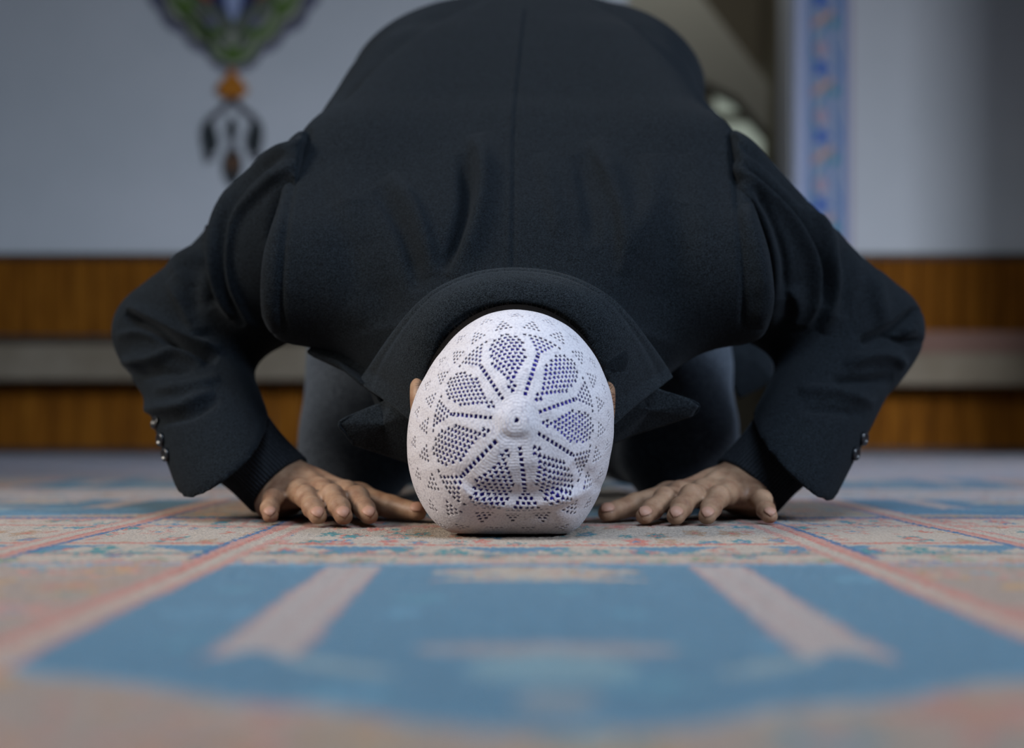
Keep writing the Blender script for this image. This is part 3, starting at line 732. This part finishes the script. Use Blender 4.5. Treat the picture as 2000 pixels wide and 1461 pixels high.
# --- lapels: shaped cloth leaves hanging under the collar
def leaf(name, pts, depth, parent, m, bulge=0.0012):
    """pts: outline in picture order with own distance each; filled as a fan of rings, then thickened"""
    rr_ = np.array([(*p_, d_) for p_, d_ in zip(pts, depth)]); line = np.concatenate([rr_[k_] + (rr_[(k_ + 1) % len(rr_)] - rr_[k_]) * np.linspace(0, 1, 6)[:-1, None] for k_ in range(len(rr_))])
    W = np.array([P(a, b, y) for a, b, y in line]); c_ = W.mean(0); n = len(W); rings = 10; V = []; F = []
    for r_ in range(rings + 1):
        k = r_ / rings
        for i in range(n):
            p = c_ + (W[i] - c_) * k; p = p + np.array([0, -bulge * (1 - k ** 2), 0]); V.append(p)
    for r_ in range(rings):
        for i in range(n - 1): F.append((r_ * n + i, r_ * n + i + 1, (r_ + 1) * n + i + 1, (r_ + 1) * n + i))
        F.append((r_ * n + n - 1, r_ * n, (r_ + 1) * n, (r_ + 1) * n + n - 1))
    o = link_mesh(name, np.array(V), F, m)
    # piped seam along the edge
    md = o.modifiers.new('t', 'SOLIDIFY'); md.thickness = 0.004; md.offset = 0
    child(o, parent); return o
leaf('lapel', [(748, 788), (716, 800), (664, 826), (676, 848), (692, 868), (760, 890), (850, 920), (862, 770), (800, 735)], [1.258, 1.254, 1.250, 1.254, 1.260, 1.270, 1.265, 1.205, 1.222], coat, M_coat_lit)
leaf('lapel', [(1300, 764), (1340, 776), (1364, 792), (1352, 810), (1300, 828), (1230, 850), (1160, 880), (1140, 760), (1220, 735)], [1.262, 1.264, 1.266, 1.270, 1.276, 1.280, 1.270, 1.232, 1.250], coat, M_coat_lit)
leaf('coat_front', [(600, 688), (655, 706), (700, 744), (738, 772), (748, 790), (760, 860), (820, 830), (820, 740), (720, 660), (640, 650)], [1.315, 1.295, 1.275, 1.268, 1.27, 1.31, 1.30, 1.28, 1.30, 1.32], coat, M_coat)

leaf('coat_skirt', [(1405, 640), (1480, 625), (1500, 640), (1508, 700), (1511, 742), (1488, 756), (1442, 778), (1425, 740), (1415, 690)], [1.70, 1.72, 1.715, 1.70, 1.69, 1.69, 1.69, 1.68, 1.68], coat, M_coat, 0.012)

def tube(path, r, name, m, parent, n=8):
    path = np.asarray(path, float); k = len(path); t = np.gradient(path, axis=0); t /= np.linalg.norm(t, axis=1)[:, None]
    V = []; F = []; r = np.broadcast_to(r, k)
    up = np.array([0.3, -0.9, 0.3])
    for i in range(k):
        a = np.cross(t[i], up); a /= np.linalg.norm(a); b = np.cross(t[i], a)
        for j in range(n): V.append(path[i] + r[i] * (a * math.cos(2 * math.pi * j / n) + b * math.sin(2 * math.pi * j / n)))
    for i in range(k - 1):
        for j in range(n): F.append((i * n + j, i * n + (j + 1) % n, (i + 1) * n + (j + 1) % n, (i + 1) * n + j))
    F.append(tuple(range(n - 1, -1, -1))); F.append(tuple((k - 1) * n + j for j in range(n)))
    return child(link_mesh(name, np.array(V), F, m), parent)
ev = np.array([P(a, b, y) for a, b, y in spline([(748, 787, 1.2585), (716, 800, 1.2545), (664, 825, 1.2485), (676, 848, 1.2525), (692, 868, 1.2585)], 6)])
tube(ev, 0.0014, 'lapel_piping', M_coat_lit, coat)
ev = np.array([P(a, b, y) for a, b, y in spline([(1300, 772, 1.267), (1344, 780, 1.266), (1365, 793, 1.266), (1350, 812, 1.271), (1300, 829, 1.281)], 6)])
tube(ev, 0.0012, 'lapel_piping', M_coat, coat)

# --- sweater: ribbed cuffs and the dark jersey under the coat
def cuff(a, b, r0, r1, name):
    a = np.array(a); b = np.array(b); d = b - a; Ln = np.linalg.norm(d); d /= Ln
    u = np.cross(d, [0, 1, 0.2]); u /= np.linalg.norm(u); w = np.cross(d, u)
    nu_, nv_ = 396, 60; V = []
    prof = [(t, r0 + (r1 - r0) * t + 0.0012 * math.sin(t * 7)) for t in np.linspace(0, 1, nv_ - 8)]
    e = prof[-1][1]
    prof += [(1 + 0.0025 / Ln * math.sin(x), e - 0.0025 * (1 - math.cos(x))) for x in np.linspace(0.4, math.pi, 5)] + [(0.97, e - 0.005), (0.9, e - 0.005), (0.6, e - 0.004)]
    th = np.linspace(0, 2 * math.pi, nu_, endpoint=False)
    for (t, r_) in prof:
        rib = 0.0019 * np.abs(np.sin(31 * th)) ** 0.9 if t < 1.02 else 0
        rr = r_ + rib
        V.append(a + d * (t * Ln) + np.outer(np.cos(th) * rr, u) + np.outer(np.sin(th) * rr, w))
    V = np.concatenate(V); i = np.arange(nu_); F = []
    for j in range(len(prof) - 1): F.append(np.stack([j * nu_ + i, j * nu_ + (i + 1) % nu_, (j + 1) * nu_ + (i + 1) % nu_, (j + 1) * nu_ + i], 1))
    V[:, 2] = np.maximum(V[:, 2], 0.002)
    o = link_mesh(name, V, np.concatenate(F), M_sweater); return child(o, man)
cuff(P(415, 820, 1.385), P(544, 946, 1.362), 0.041, 0.0335, 'knit_cuff')
cuff(P(1585, 820, 1.385), P(1460, 950, 1.362), 0.042, 0.0350, 'knit_cuff')

# --- trousers
def trouser_f(X, Y, Z):
    f = None
    for (kx, hx) in ((-0.181, -0.115), (0.197, 0.145)):
        s = math.copysign(1, kx)
        th = cone(X, Y, Z, (kx, 1.650, 0.066), (hx, 1.83, 0.42), 0.063, 0.098)
        th = smin(th, cone(X, Y, Z, (kx * 0.97, 1.655, 0.06), (kx * 0.98, 1.70, 0.30), 0.063, 0.066), 0.02)
        shn = cone(X, Y, Z, (kx, 1.66, 0.060), (kx * 0.72, 2.06, 0.058), 0.056, 0.046)
        g = smin(th, shn, 0.03); f = g if f is None else smin(f, g, 0.03)
    f = smin(f, ell(X, Y, Z, (0.015, 1.86, 0.42), (0.19, 0.15, 0.15)), 0.05)
    f = f + 0.0016 * np.sin(Z * 95 + 5 * np.sin(X * 30)) * np.sin(X * 40)
    return smax(f, 0.001 - Z, 0.004)
co, qd = nets(trouser_f, (-0.30, 1.52, -0.02), (0.32, 2.16, 0.62), 0.008); co = smooth_mesh(co, qd, 1)
trs = subdivide(link_mesh('trousers', co, qd, M_trouser), 1); child(trs)

def foot_f(x):
    def f(X, Y, Z):
        g = cone(X, Y, Z, (x, 2.02, 0.055), (x, 2.12, 0.075), 0.038, 0.036)
        g = smin(g, cone(X, Y, Z, (x, 2.12, 0.07), (x * 0.98, 2.13, 0.02), 0.034, 0.018), 0.03)
        g = smin(g, cone(X, Y, Z, (x - 0.03, 2.12, 0.016), (x + 0.03, 2.12, 0.016), 0.015, 0.015), 0.02)
        return smax(g, 0.001 - Z, 0.003)
    return f
for x in (-0.135, 0.145):
    co, qd = nets(foot_f(x), (x - 0.08, 1.94, -0.02), (x + 0.08, 2.2, 0.14), 0.006)
    child(link_mesh('sock', co, qd, M_sock))

# --- body: one mesh of head, neck, trunk, arms, hands and legs
skinV = []; skinQ = []; off = 0
def add_skin(co_, q_):
    global off
    skinV.append(co_); skinQ.append(q_ + off); off += len(co_)
HC = np.array([0.002, 1.185, 0.093])
def head_f(X, Y, Z):
    f = ell(X, Y, Z, (0.003, 1.168, 0.092), (0.0765, 0.095, 0.0885))
    f = smin(f, ell(X, Y, Z, (0.003, 1.235, 0.062), (0.062, 0.075, 0.056)), 0.03)        # face, turned to the floor
    f = smin(f, cone(X, Y, Z, (0.003, 1.225, 0.10), (0.005, 1.33, 0.165), 0.056, 0.060), 0.025)   # neck
    f = smin(f, cone(X, Y, Z, (0.003, 1.195, 0.014), (0.003, 1.222, 0.006), 0.007, 0.0115), 0.012)  # nose
    f = smin(f, cone(X, Y, Z, (-0.03, 1.165, 0.017), (0.036, 1.165, 0.017), 0.009, 0.009), 0.014)  # brow
    for s in (-1, 1):
        f = smax(f, -ell(X, Y, Z, (0.003 + s * 0.031, 1.188, 0.006), (0.016, 0.011, 0.010)), 0.008)  # eye sockets
        f = smin(f, ell(X, Y, Z, (0.003 + s * 0.031, 1.188, 0.018), (0.012, 0.010, 0.009)), 0.003)
    f = smin(f, ell(X, Y, Z, (0.003, 1.247, 0.010), (0.024, 0.005, 0.006)), 0.004)
    f = smin(f, ell(X, Y, Z, (0.003, 1.257, 0.011), (0.021, 0.005, 0.006)), 0.004)
    f = smin(f, ell(X, Y, Z, (0.003, 1.287, 0.026), (0.026, 0.020, 0.022)), 0.02)
    return f
co, qd = nets(head_f, (-0.10, 1.05, -0.01), (0.11, 1.40, 0.25), 0.0035); add_skin(smooth_mesh(co, qd, 1), qd)
def ear_f(cx, cz, s):
    def f(X, Y, Z):
        # ear lying back from the camera: long axis runs crown-chin (Y) and a little down
        r = ell(X, Y, Z, (cx, 1.213, cz), (0.0095, 0.030, 0.0205))
        r = smax(r, -ell(X, Y, Z, (cx + s * 0.006, 1.215, cz - 0.001), (0.006, 0.021, 0.012)), 0.003)
        r = smin(r, ell(X, Y, Z, (cx - s * 0.004, 1.225, cz - 0.004), (0.006, 0.012, 0.009)), 0.004)
        r = smin(r, cone(X, Y, Z, (cx - s * 0.010, 1.222, cz), (cx, 1.217, cz), 0.012, 0.006), 0.006)
        return r
    return f
for cx, cz, s in ((-0.0790, 0.1095, -1), (0.0800, 0.106, 1)):
    co, qd = nets(ear_f(cx, cz, s), (cx - 0.03, 1.17, cz - 0.03), (cx + 0.03, 1.26, cz + 0.03), 0.0014); add_skin(co, qd)
def trunk_f(X, Y, Z):
    f = torso(X, Y, Z, -0.022) + 0.012
    for s, el_, wr_, w2_ in ((-1, elL, P(418, 828, 1.385), P(535, 937, 1.365)), (1, elR, P(1582, 828, 1.385), P(1468, 940, 1.365))):
        f = smin(f, cone(X, Y, Z, wr_, w2_, 0.027, 0.024), 0.01)
        f = smin(f, cone(X, Y, Z, (s * 0.165, 1.43, 0.28), el_, 0.050, 0.034), 0.03)
        f = smin(f, cone(X, Y, Z, el_, wr_, 0.036, 0.028), 0.02)
    f = smin(f, cone(X, Y, Z, (0.003, 1.26, 0.13), (0.005, 1.36, 0.19), 0.055, 0.065), 0.03)
    for kx, hx in ((-0.181, -0.105), (0.197, 0.135)):
        f = smin(f, cone(X, Y, Z, (hx, 1.84, 0.41), (kx, 1.655, 0.066), 0.08, 0.052), 0.02)
        f = smin(f, cone(X, Y, Z, (kx, 1.66, 0.06), (kx * 0.74, 2.06, 0.056), 0.046, 0.034), 0.02)
    return f
co, qd = nets(trunk_f, (-0.43, 1.16, -0.005), (0.44, 2.12, 0.66), 0.009); add_skin(smooth_mesh(co, qd, 1), qd)

nails = []
def hand(fingers, thumb, wrist, heel, side):
    """fingers: list of joint lists [(px, Y, z) x4] from little to index; thumb: [(px, Y, z) x4]"""
    J = [[np.array([(a - 1000) / FPX * y, y, z]) for a, y, z in fg] for fg in fingers]
    T = [np.array([(a - 1000) / FPX * y, y, z]) for a, y, z in thumb]
    W = np.array(wrist); H = np.array(heel)
    rad = [(0.0092, 0.0085, 0.0079, 0.0072), (0.0102, 0.0095, 0.0087, 0.0078), (0.0106, 0.0098, 0.0090, 0.0080), (0.0106, 0.0098, 0.0089, 0.0079)]
    tr = (0.0155, 0.0125, 0.0105, 0.0085)
    def f(X, Y, Z):
        FA = W + 0.45 * (P(418 if side < 0 else 1582, 828, 1.385) - W)
        g = cone(X, Y, Z, FA, W, 0.0255, 0.0255)
        g = smin(g, cone(X, Y, Z, W, H, 0.0245, 0.017), 0.02)
        for k, fg in enumerate(J):
            mid = W * 0.45 + fg[0] * 0.55 + np.array([0, 0, 0.001])
            g = smin(g, cone(X, Y, Z, W + np.array([0, -0.005, 0.002]), mid, 0.022, 0.0145), 0.014)
            g = smin(g, cone(X, Y, Z, mid, fg[0], 0.0140, 0.0102), 0.010)
            if k: g = smin(g, cone(X, Y, Z, J[k - 1][0] + np.array([0, 0.008, -0.002]), fg[0] + np.array([0, 0.008, -0.002]), 0.0088, 0.0088), 0.008)
            g = smin(g, ell(X, Y, Z, fg[0] + np.array([0, 0.001, 0.004]), (0.0082, 0.010, 0.0080)), 0.005)     # knuckle
            r = rad[k]; fz = None
            for i in range(3):
                c_ = cone(X, Y, Z, fg[i], fg[i + 1], r[i], r[i + 1]); fz = c_ if fz is None else smin(fz, c_, 0.002)
            fz = smin(fz, ell(X, Y, Z, fg[1] + np.array([0, 0, 0.001]), (r[1] * 1.09, 0.010, r[1] * 1.06)), 0.004)
            fz = smin(fz, ell(X, Y, Z, fg[2], (r[2] * 1.05, 0.007, r[2] * 1.04)), 0.003)
            # skin creases over the middle joint
            dl = fg[1] - fg[0]; dl /= np.linalg.norm(dl)
            s_ = (X - fg[1][0]) * dl[0] + (Y - fg[1][1]) * dl[1] + (Z - fg[1][2]) * dl[2]
            fz = fz + 0.00035 * np.exp(-(s_ / 0.006) ** 2) * np.cos(s_ * 1900) * (Z > fg[1][2])
            g = smin(g, fz, 0.0045)
        t0 = cone(X, Y, Z, T[0], T[1], tr[0], tr[1]); t0 = smin(t0, cone(X, Y, Z, T[1], T[2], tr[1], tr[2]), 0.005)
        t0 = smin(t0, cone(X, Y, Z, T[2], T[3], tr[2], tr[3]), 0.004)
        g = smin(g, t0, 0.009)
        g = smin(g, cone(X, Y, Z, T[1], J[3][0] + np.array([0, 0.012, -0.006]), 0.009, 0.009), 0.012)      # web
        # tendons
        for fg in J[0:4]:
            a = fg[0] + np.array([0, 0.004, 0.0075]); b = W + np.array([0, -0.02, 0.0215]) + (fg[0] - W) * np.array([0.25, 0, 0])
            g = smin(g, cone(X, Y, Z, a, b, 0.0028, 0.0028), 0.006)
        return smax(g, 0.0003 - Z, 0.003)
    al = np.array([p for fg in J for p in fg] + T + [W, H, W + 0.45 * (P(418 if side < 0 else 1582, 828, 1.385) - W)]); lo = al.min(0) - 0.03; hi = al.max(0) + np.array([0.03, 0.035, 0.035]); lo[2] = -0.003
    if side < 0: lo[0] -= 0.02
    co_, q_ = nets(f, lo, hi, 0.00165)
    co_ = smooth_mesh(co_, q_, 1, 0.4)
    add_skin(co_, q_)
    for k, fg in enumerate(J + [T]):
        r = rad[k][3] if k < 4 else tr[3]
        d = fg[3] - fg[2]; d /= np.linalg.norm(d)
        nails.append((fg[3], d, r, k, side))
fingL = [
    [(541, 1.322, 0.0185), (532, 1.298, 0.0195), (527, 1.277, 0.0125), (528, 1.262, 0.0072)],
    [(584, 1.308, 0.0245), (598, 1.277, 0.0225), (611, 1.252, 0.0145), (621, 1.237, 0.0080)],
    [(632, 1.305, 0.0255), (649, 1.272, 0.0235), (663, 1.247, 0.0150), (671, 1.231, 0.0083)],
    [(678, 1.312, 0.0235), (698, 1.280, 0.0215), (712, 1.256, 0.0135), (721, 1.240, 0.0080)]]
thL = [(628, 1.352, 0.026), (702, 1.330, 0.0195), (764, 1.306, 0.0125), (815, 1.286, 0.0088)]
hand(fingL, thL, P(549, 947, 1.378), P(533, 985, 1.345), -1)
fingR = [
    [(1477, 1.318, 0.0200), (1488, 1.292, 0.0190), (1496, 1.270, 0.0115), (1503, 1.252, 0.0072)],
    [(1420, 1.306, 0.0245), (1403, 1.276, 0.0225), (1389, 1.252, 0.0145), (1381, 1.236, 0.0080)],
    [(1372, 1.303, 0.0255), (1350, 1.272, 0.0235), (1331, 1.248, 0.0150), (1320, 1.231, 0.0083)],
    [(1326, 1.312, 0.0235), (1299, 1.282, 0.0205), (1275, 1.256, 0.0130), (1259, 1.239, 0.0080)]]
thR = [(1384, 1.352, 0.026), (1306, 1.332, 0.0205), (1240, 1.304, 0.0145), (1186, 1.274, 0.0088)]
hand(fingR, thR, P(1458, 949, 1.378), P(1480, 985, 1.345), 1)
skin_all = np.concatenate(skinV); skin_all[:, 2] = np.maximum(skin_all[:, 2], 0.0003)
body = link_mesh('body', skin_all, np.concatenate(skinQ), M_skin)
child(body)
# nails: thin curved plates bedded in the fingertips
body.data.materials.append(M_nail)
def nail(tip, d, r, k, side):
    d = np.array(d); up = np.array([0, -0.9, 1.0]) if k < 4 else np.array([-side * 0.2, -0.75, 0.65])
    up = up - (up @ d) * d; up /= np.linalg.norm(up); sd = np.cross(d, up)
    V = []; n1, n2 = 9, 9
    for i in range(n1):
        for j in range(n2):
            a = (i / (n1 - 1) - 0.5) * 1.7; t = (j / (n2 - 1)); w = math.sqrt(max(0, 1 - abs(2 * t - 1) ** 3.2)) * 0.94
            ang = a * w
            # the plate follows the rounded pulp and dips to its free edge
            lon = -0.35 * r + 1.35 * r * t
            drop = 0.0 if lon < 0 else (1 - math.sqrt(max(0.0, 1 - (lon / (1.04 * r)) ** 2)))
            rr = (r + 0.00045) * (1 - drop)
            V.append(tip + d * lon + rr * (math.cos(ang) * up + math.sin(ang) * sd))
    F = [(i * n2 + j, (i + 1) * n2 + j, (i + 1) * n2 + j + 1, i * n2 + j + 1) for i in range(n1 - 1) for j in range(n2 - 1)]
    V = np.array(V); V[:, 2] = np.maximum(V[:, 2], 0.001)
    o = link_mesh('fingernail', V, F, M_nail)
    md = o.modifiers.new('t', 'SOLIDIFY'); md.thickness = 0.0005; md.offset = 1
    child(o, body)
for a in nails: nail(*a)

# --- cap
PC = P(1003, 826, 1.155)
sil = np.array([(1195, 830), (1192, 780), (1177, 735), (1150, 684), (1110, 642), (1060, 617), (1003, 608), (950, 618), (905, 645), (868, 685), (834, 735), (812, 780), (801, 825), (798, 870), (805, 930), (824, 980), (848, 1016), (878, 1037), (940, 1042), (1000, 1043), (1060, 1043), (1108, 1041), (1128, 1028), (1150, 996), (1172, 950), (1188, 890)], float)
sa = np.arctan2(-(sil[:, 1] - 826), sil[:, 0] - 1003); sr = np.hypot(sil[:, 0] - 1003, sil[:, 1] - 826) / FPX * 1.155
o_ = np.argsort(sa); sa, sr = sa[o_], sr[o_]
def Rphi(phi):
    t_ = np.linspace(-math.pi, math.pi, 721); r = np.interp(t_, sa, sr, period=2 * math.pi)
    k = np.exp(-np.linspace(-2, 2, 25) ** 2); k /= k.sum(); r = np.convolve(np.r_[r[-13:-1], r, r[1:13]], k, 'valid')
    return np.interp(phi, t_, r)
POLE = P(1009, 821, 1.068)
def cap_map(s, t, inset=0.0):
    r = np.hypot(s, t); phi = np.arctan2(t, s)
    u = r / 0.131 * (math.pi / 2)
    R_ = Rphi(phi) - inset
    lat = R_ * np.where(u < math.pi / 2, np.sin(np.minimum(u, math.pi / 2)) ** 0.94, np.cos((u - math.pi / 2) * 0.75))
    dep = (1.155 - 1.068 - inset) * (1 - np.cos(np.minimum(u, math.pi / 2))) + np.maximum(u - math.pi / 2, 0) * 0.085
    k = np.clip(dep / 0.087, 0, 1)
    cx = POLE[0] + (PC[0] - POLE[0]) * k; cz = POLE[2] + (PC[2] - POLE[2]) * k
    knob = 0.0028 * np.exp(-(r / 0.0125) ** 4)
    p = np.stack([cx + lat * np.cos(phi), 1.068 + inset + dep - knob, cz + lat * np.sin(phi)], -1)
    p[..., 2] = np.maximum(p[..., 2], 0.0012 + inset)
    return p
G = 0.00062; AR = 0.158; g = np.arange(-AR, AR, G); ng = len(g)
Sg, Tg = np.meshgrid(g, g, indexing='ij')
def hole_mask(s, t):
    r = np.hypot(s, t); phi = np.arctan2(t, s)
    rho = r * np.sinc(r / 0.131 * 0.5 * 0.95) if False else r
    hole = r < 0.0013
    sec = 2 * math.pi / 7; base = math.radians(71.5)
    ks = np.round((phi - base) / sec); dphi = phi - base - ks * sec         # from nearest spoke
    lat = 0.083 * np.sin(np.minimum(r / 0.131 * 1.5708, 1.5708))            # true distance from the axis
    ds = lat * np.sin(dphi)
    # spokes: one row of square holes
    row = 0.0038
    m = (r > 0.0165) & (r < 0.050) & (np.abs(ds) < 0.00125 + 0.0004 * (r - 0.02) / 0.03) & (((r - 0.0165) % row) < 0.0025)
    hole |= m
    # petals
    kp = np.round((phi - base - sec / 2) / sec); dpp = phi - base - sec / 2 - kp * sec
    def petal_w(rr): 
        x = np.clip((rr - 0.015) / (0.0675 - 0.015), 0, 1)
        return np.where((rr > 0.015) & (rr < 0.0675), 0.0133 * np.clip(x / 0.62, 0, 1) ** 1.05 * np.sqrt(np.clip(1 - np.clip((x - 0.62) / 0.38, 0, 1) ** 2.2, 0, 1)), -1)
    rowh = 0.0032
    j = np.round((r - 0.019) / rowh); rc = 0.019 + j * rowh
    dp = lat * np.sin(dpp); sp = 0.0037; shift = (j % 2) * sp / 2
    i_ = np.round((dp - shift) / sp); dc = i_ * sp + shift
    inside = np.abs(dc) < petal_w(rc) - 0.0006
    hs = 0.00115; 
    hol = (np.abs(dp - dc) < hs) & (np.abs(r - rc + 0.25 * (dp - dc)) < 0.00092)
    hol |= (np.abs(dp - dc - 0.0006) < 0.0006) & (np.abs(r - rc - 0.0008) < 0.0011)
    m = inside & hol; hole |= m
    # fans between the petals at the spoke ends
    dsr = lat * np.sin(dphi); shift = (j % 2) * sp / 2; i_ = np.round((dsr - shift) / sp); dc = i_ * sp + shift
    latc = 0.083 * np.sin(np.minimum(rc / 0.131 * 1.5708, 1.5708))
    half = latc * math.sin(sec / 2)
    fanw = np.minimum(half - (petal_w(rc).clip(0) + 0.0068), (rc - 0.043) * 1.0)
    fanw = np.where(rc > 0.066, np.minimum(half - 0.0095, 0.018), fanw)
    inside = (rc > 0.049) & (rc < 0.0695) & (np.abs(dc) < fanw)
    hol = (np.abs(dsr - dc) < hs) & (np.abs(r - rc) < 0.00105)
    hole |= inside & hol
    # rings of small triangles
    for (r0, n3, w0, rows_, ph) in ((0.0755, 21, 0.0082, 4, 0.0), (0.0940, 21, 0.0078, 3, 0.5), (0.1110, 21, 0.0072, 3, 0.0), (0.1270, 21, 0.006, 2, 0.5)):
        s3 = 2 * math.pi / n3; k3 = np.round((phi - base) / s3 - ph - 0.5); d3 = phi - base - (k3 + ph + 0.5) * s3
        lat3 = 0.083 * np.sin(min(r0 / 0.131 * 1.5708, 1.5708)); d = lat3 * d3
        j3 = np.round((r - r0) / 0.0034); rc3 = r0 + j3 * 0.0034; n_in = rows_ - j3
        sh = (n_in % 2 == 0) * 0.0017; i3 = np.round((d - sh) / 0.0034); dc3 = i3 * 0.0034 + sh
        inside = (j3 >= 0) & (j3 < rows_) & (np.abs(dc3) < n_in * 0.0017 + 0.0001)
        hole |= inside & (np.abs(d - dc3) < 0.0010) & (np.abs(r - rc3) < 0.00098)
    return hole
i = np.arange(ng * ng).reshape(ng, ng)
cf_ = np.stack([i[:-1, :-1], i[1:, :-1], i[1:, 1:], i[:-1, 1:]], -1).reshape(-1, 4)
fs = (Sg[:-1, :-1] + G / 2).ravel(); ft = (Tg[:-1, :-1] + G / 2).ravel()
keep = (np.hypot(fs, ft) < 0.153) & ~hole_mask(fs, ft)
cf_ = cf_[keep][:, ::-1]
used = np.unique(cf_); remap = np.full(ng * ng, -1); remap[used] = np.arange(len(used))
cs = Sg.ravel()[used]; ct = Tg.ravel()[used]
cap_v = cap_map(cs, ct)
def cap_crease(v):
    q = to_px(v); out = v.copy(); cen = np.array([0.003, 1.19, 0.09]); n = v - cen; n /= np.linalg.norm(n, axis=1)[:, None]
    def rid(pts, h, wl, wr):
        d, s, t = seg_dist(q, spline(pts, 5)); w = np.where(s > 0, wr, wl)
        return h * np.exp(-(d / w) ** 2) * np.clip(np.minimum(t, 1 - t) / 0.22, 0, 1) ** 0.8
    dsp = rid([(880, 930), (905, 955), (940, 974), (995, 985), (1045, 983), (1095, 972), (1140, 955), (1170, 925)], 0.0034, 11, 11)
    dsp += rid([(895, 925), (925, 950), (965, 962), (1010, 966), (1060, 960), (1110, 946), (1150, 925)], -0.0026, 16, 14)
    dsp += rid([(900, 990), (960, 1008), (1020, 1012), (1080, 1004), (1130, 980)], -0.0035, 12, 12)
    dsp += rid([(975, 846), (1005, 856), (1035, 848)], -0.0016, 8, 12)
    dsp += rid([(1120, 900), (1150, 930), (1165, 960)], -0.0025, 14, 14)
    fr = np.clip((1.19 - v[:, 1]) / 0.03, 0, 1)
    out = v + n * (dsp * fr)[:, None]; out[:, 2] = np.maximum(out[:, 2], 0.0012); return out
cap_v = cap_crease(cap_v)
lump = 0.0006 * np.sin(cs * 140 + 3 * np.sin(ct * 90)) * np.sin(ct * 150)
cap_v[:, 1] += lump
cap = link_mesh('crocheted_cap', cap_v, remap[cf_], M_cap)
a = cap.data.attributes.new('st', 'FLOAT_VECTOR', 'POINT'); a.data.foreach_set('vector', np.stack([cs, ct, 0 * cs], 1).astype(np.float32).ravel())
md = cap.modifiers.new('t', 'SOLIDIFY'); md.thickness = 0.0011; md.offset = -1
child(cap, man, 'white crocheted skullcap with a seven-petal openwork pattern')
g2 = np.arange(-AR, AR, 0.003); S2, T2 = np.meshgrid(g2, g2, indexing='ij'); n2 = len(g2); i = np.arange(n2 * n2).reshape(n2, n2)
lf = np.stack([i[:-1, :-1], i[1:, :-1], i[1:, 1:], i[:-1, 1:]], -1).reshape(-1, 4)
lf = lf[np.hypot(S2[:-1, :-1].ravel(), T2[:-1, :-1].ravel()) < 0.149][:, ::-1]
us = np.unique(lf); rm = np.full(n2 * n2, -1); rm[us] = np.arange(len(us))
lv = cap_map(S2.ravel()[us], T2.ravel()[us]); lv = cap_crease(lv)
nn_ = lv - np.array([0.003, 1.21, 0.09]); nn_ /= np.linalg.norm(nn_, axis=1)[:, None]; lv = lv - nn_ * 0.0026; lv[:, 2] = np.maximum(lv[:, 2], 0.003)
child(link_mesh('cap_lining', lv, rm[lf], M_lining), cap, 'navy cap lining seen through the holes')

# --- hair: close cropped, around the back and sides of the head
hv = []; hf = []
def hair_f(X, Y, Z):
    f = ell(X, Y, Z, (0.003, 1.175, 0.096), (0.0795, 0.095, 0.0905))
    f = smax(f, 1.150 - Y, 0.004); f = smax(f, 0.085 - Z + (Y - 1.2) * 0.4, 0.004)
    return f
hc, hq = nets(hair_f, (-0.09, 1.13, 0.03), (0.10, 1.29, 0.2), 0.004)
n_h = len(hc); hv.append(hc); HF = [tuple(map(int, r_)) for r_ in hq]
cand = rng.choice(n_h, 2600)
strand = []; base_i = n_h; sv = []
for k in cand:
    p = hc[k]; n = (p - np.array([0.003, 1.17, 0.095])); n /= np.linalg.norm(n)
    if p[1] > 1.26: continue
    d = n + rng.normal(0, 0.45, 3); d /= np.linalg.norm(d); d2 = np.cross(d, rng.normal(0, 1, 3)); d2 /= np.linalg.norm(d2)
    ln_ = rng.uniform(0.004, 0.009); w_ = 0.00022
    sv += [p - d2 * w_, p + d2 * w_, p + d * ln_]; HF.append((base_i, base_i + 1, base_i + 2)); base_i += 3
hair = link_mesh('hair', np.vstack([hc, np.array(sv)]), HF, M_hair); child(hair)
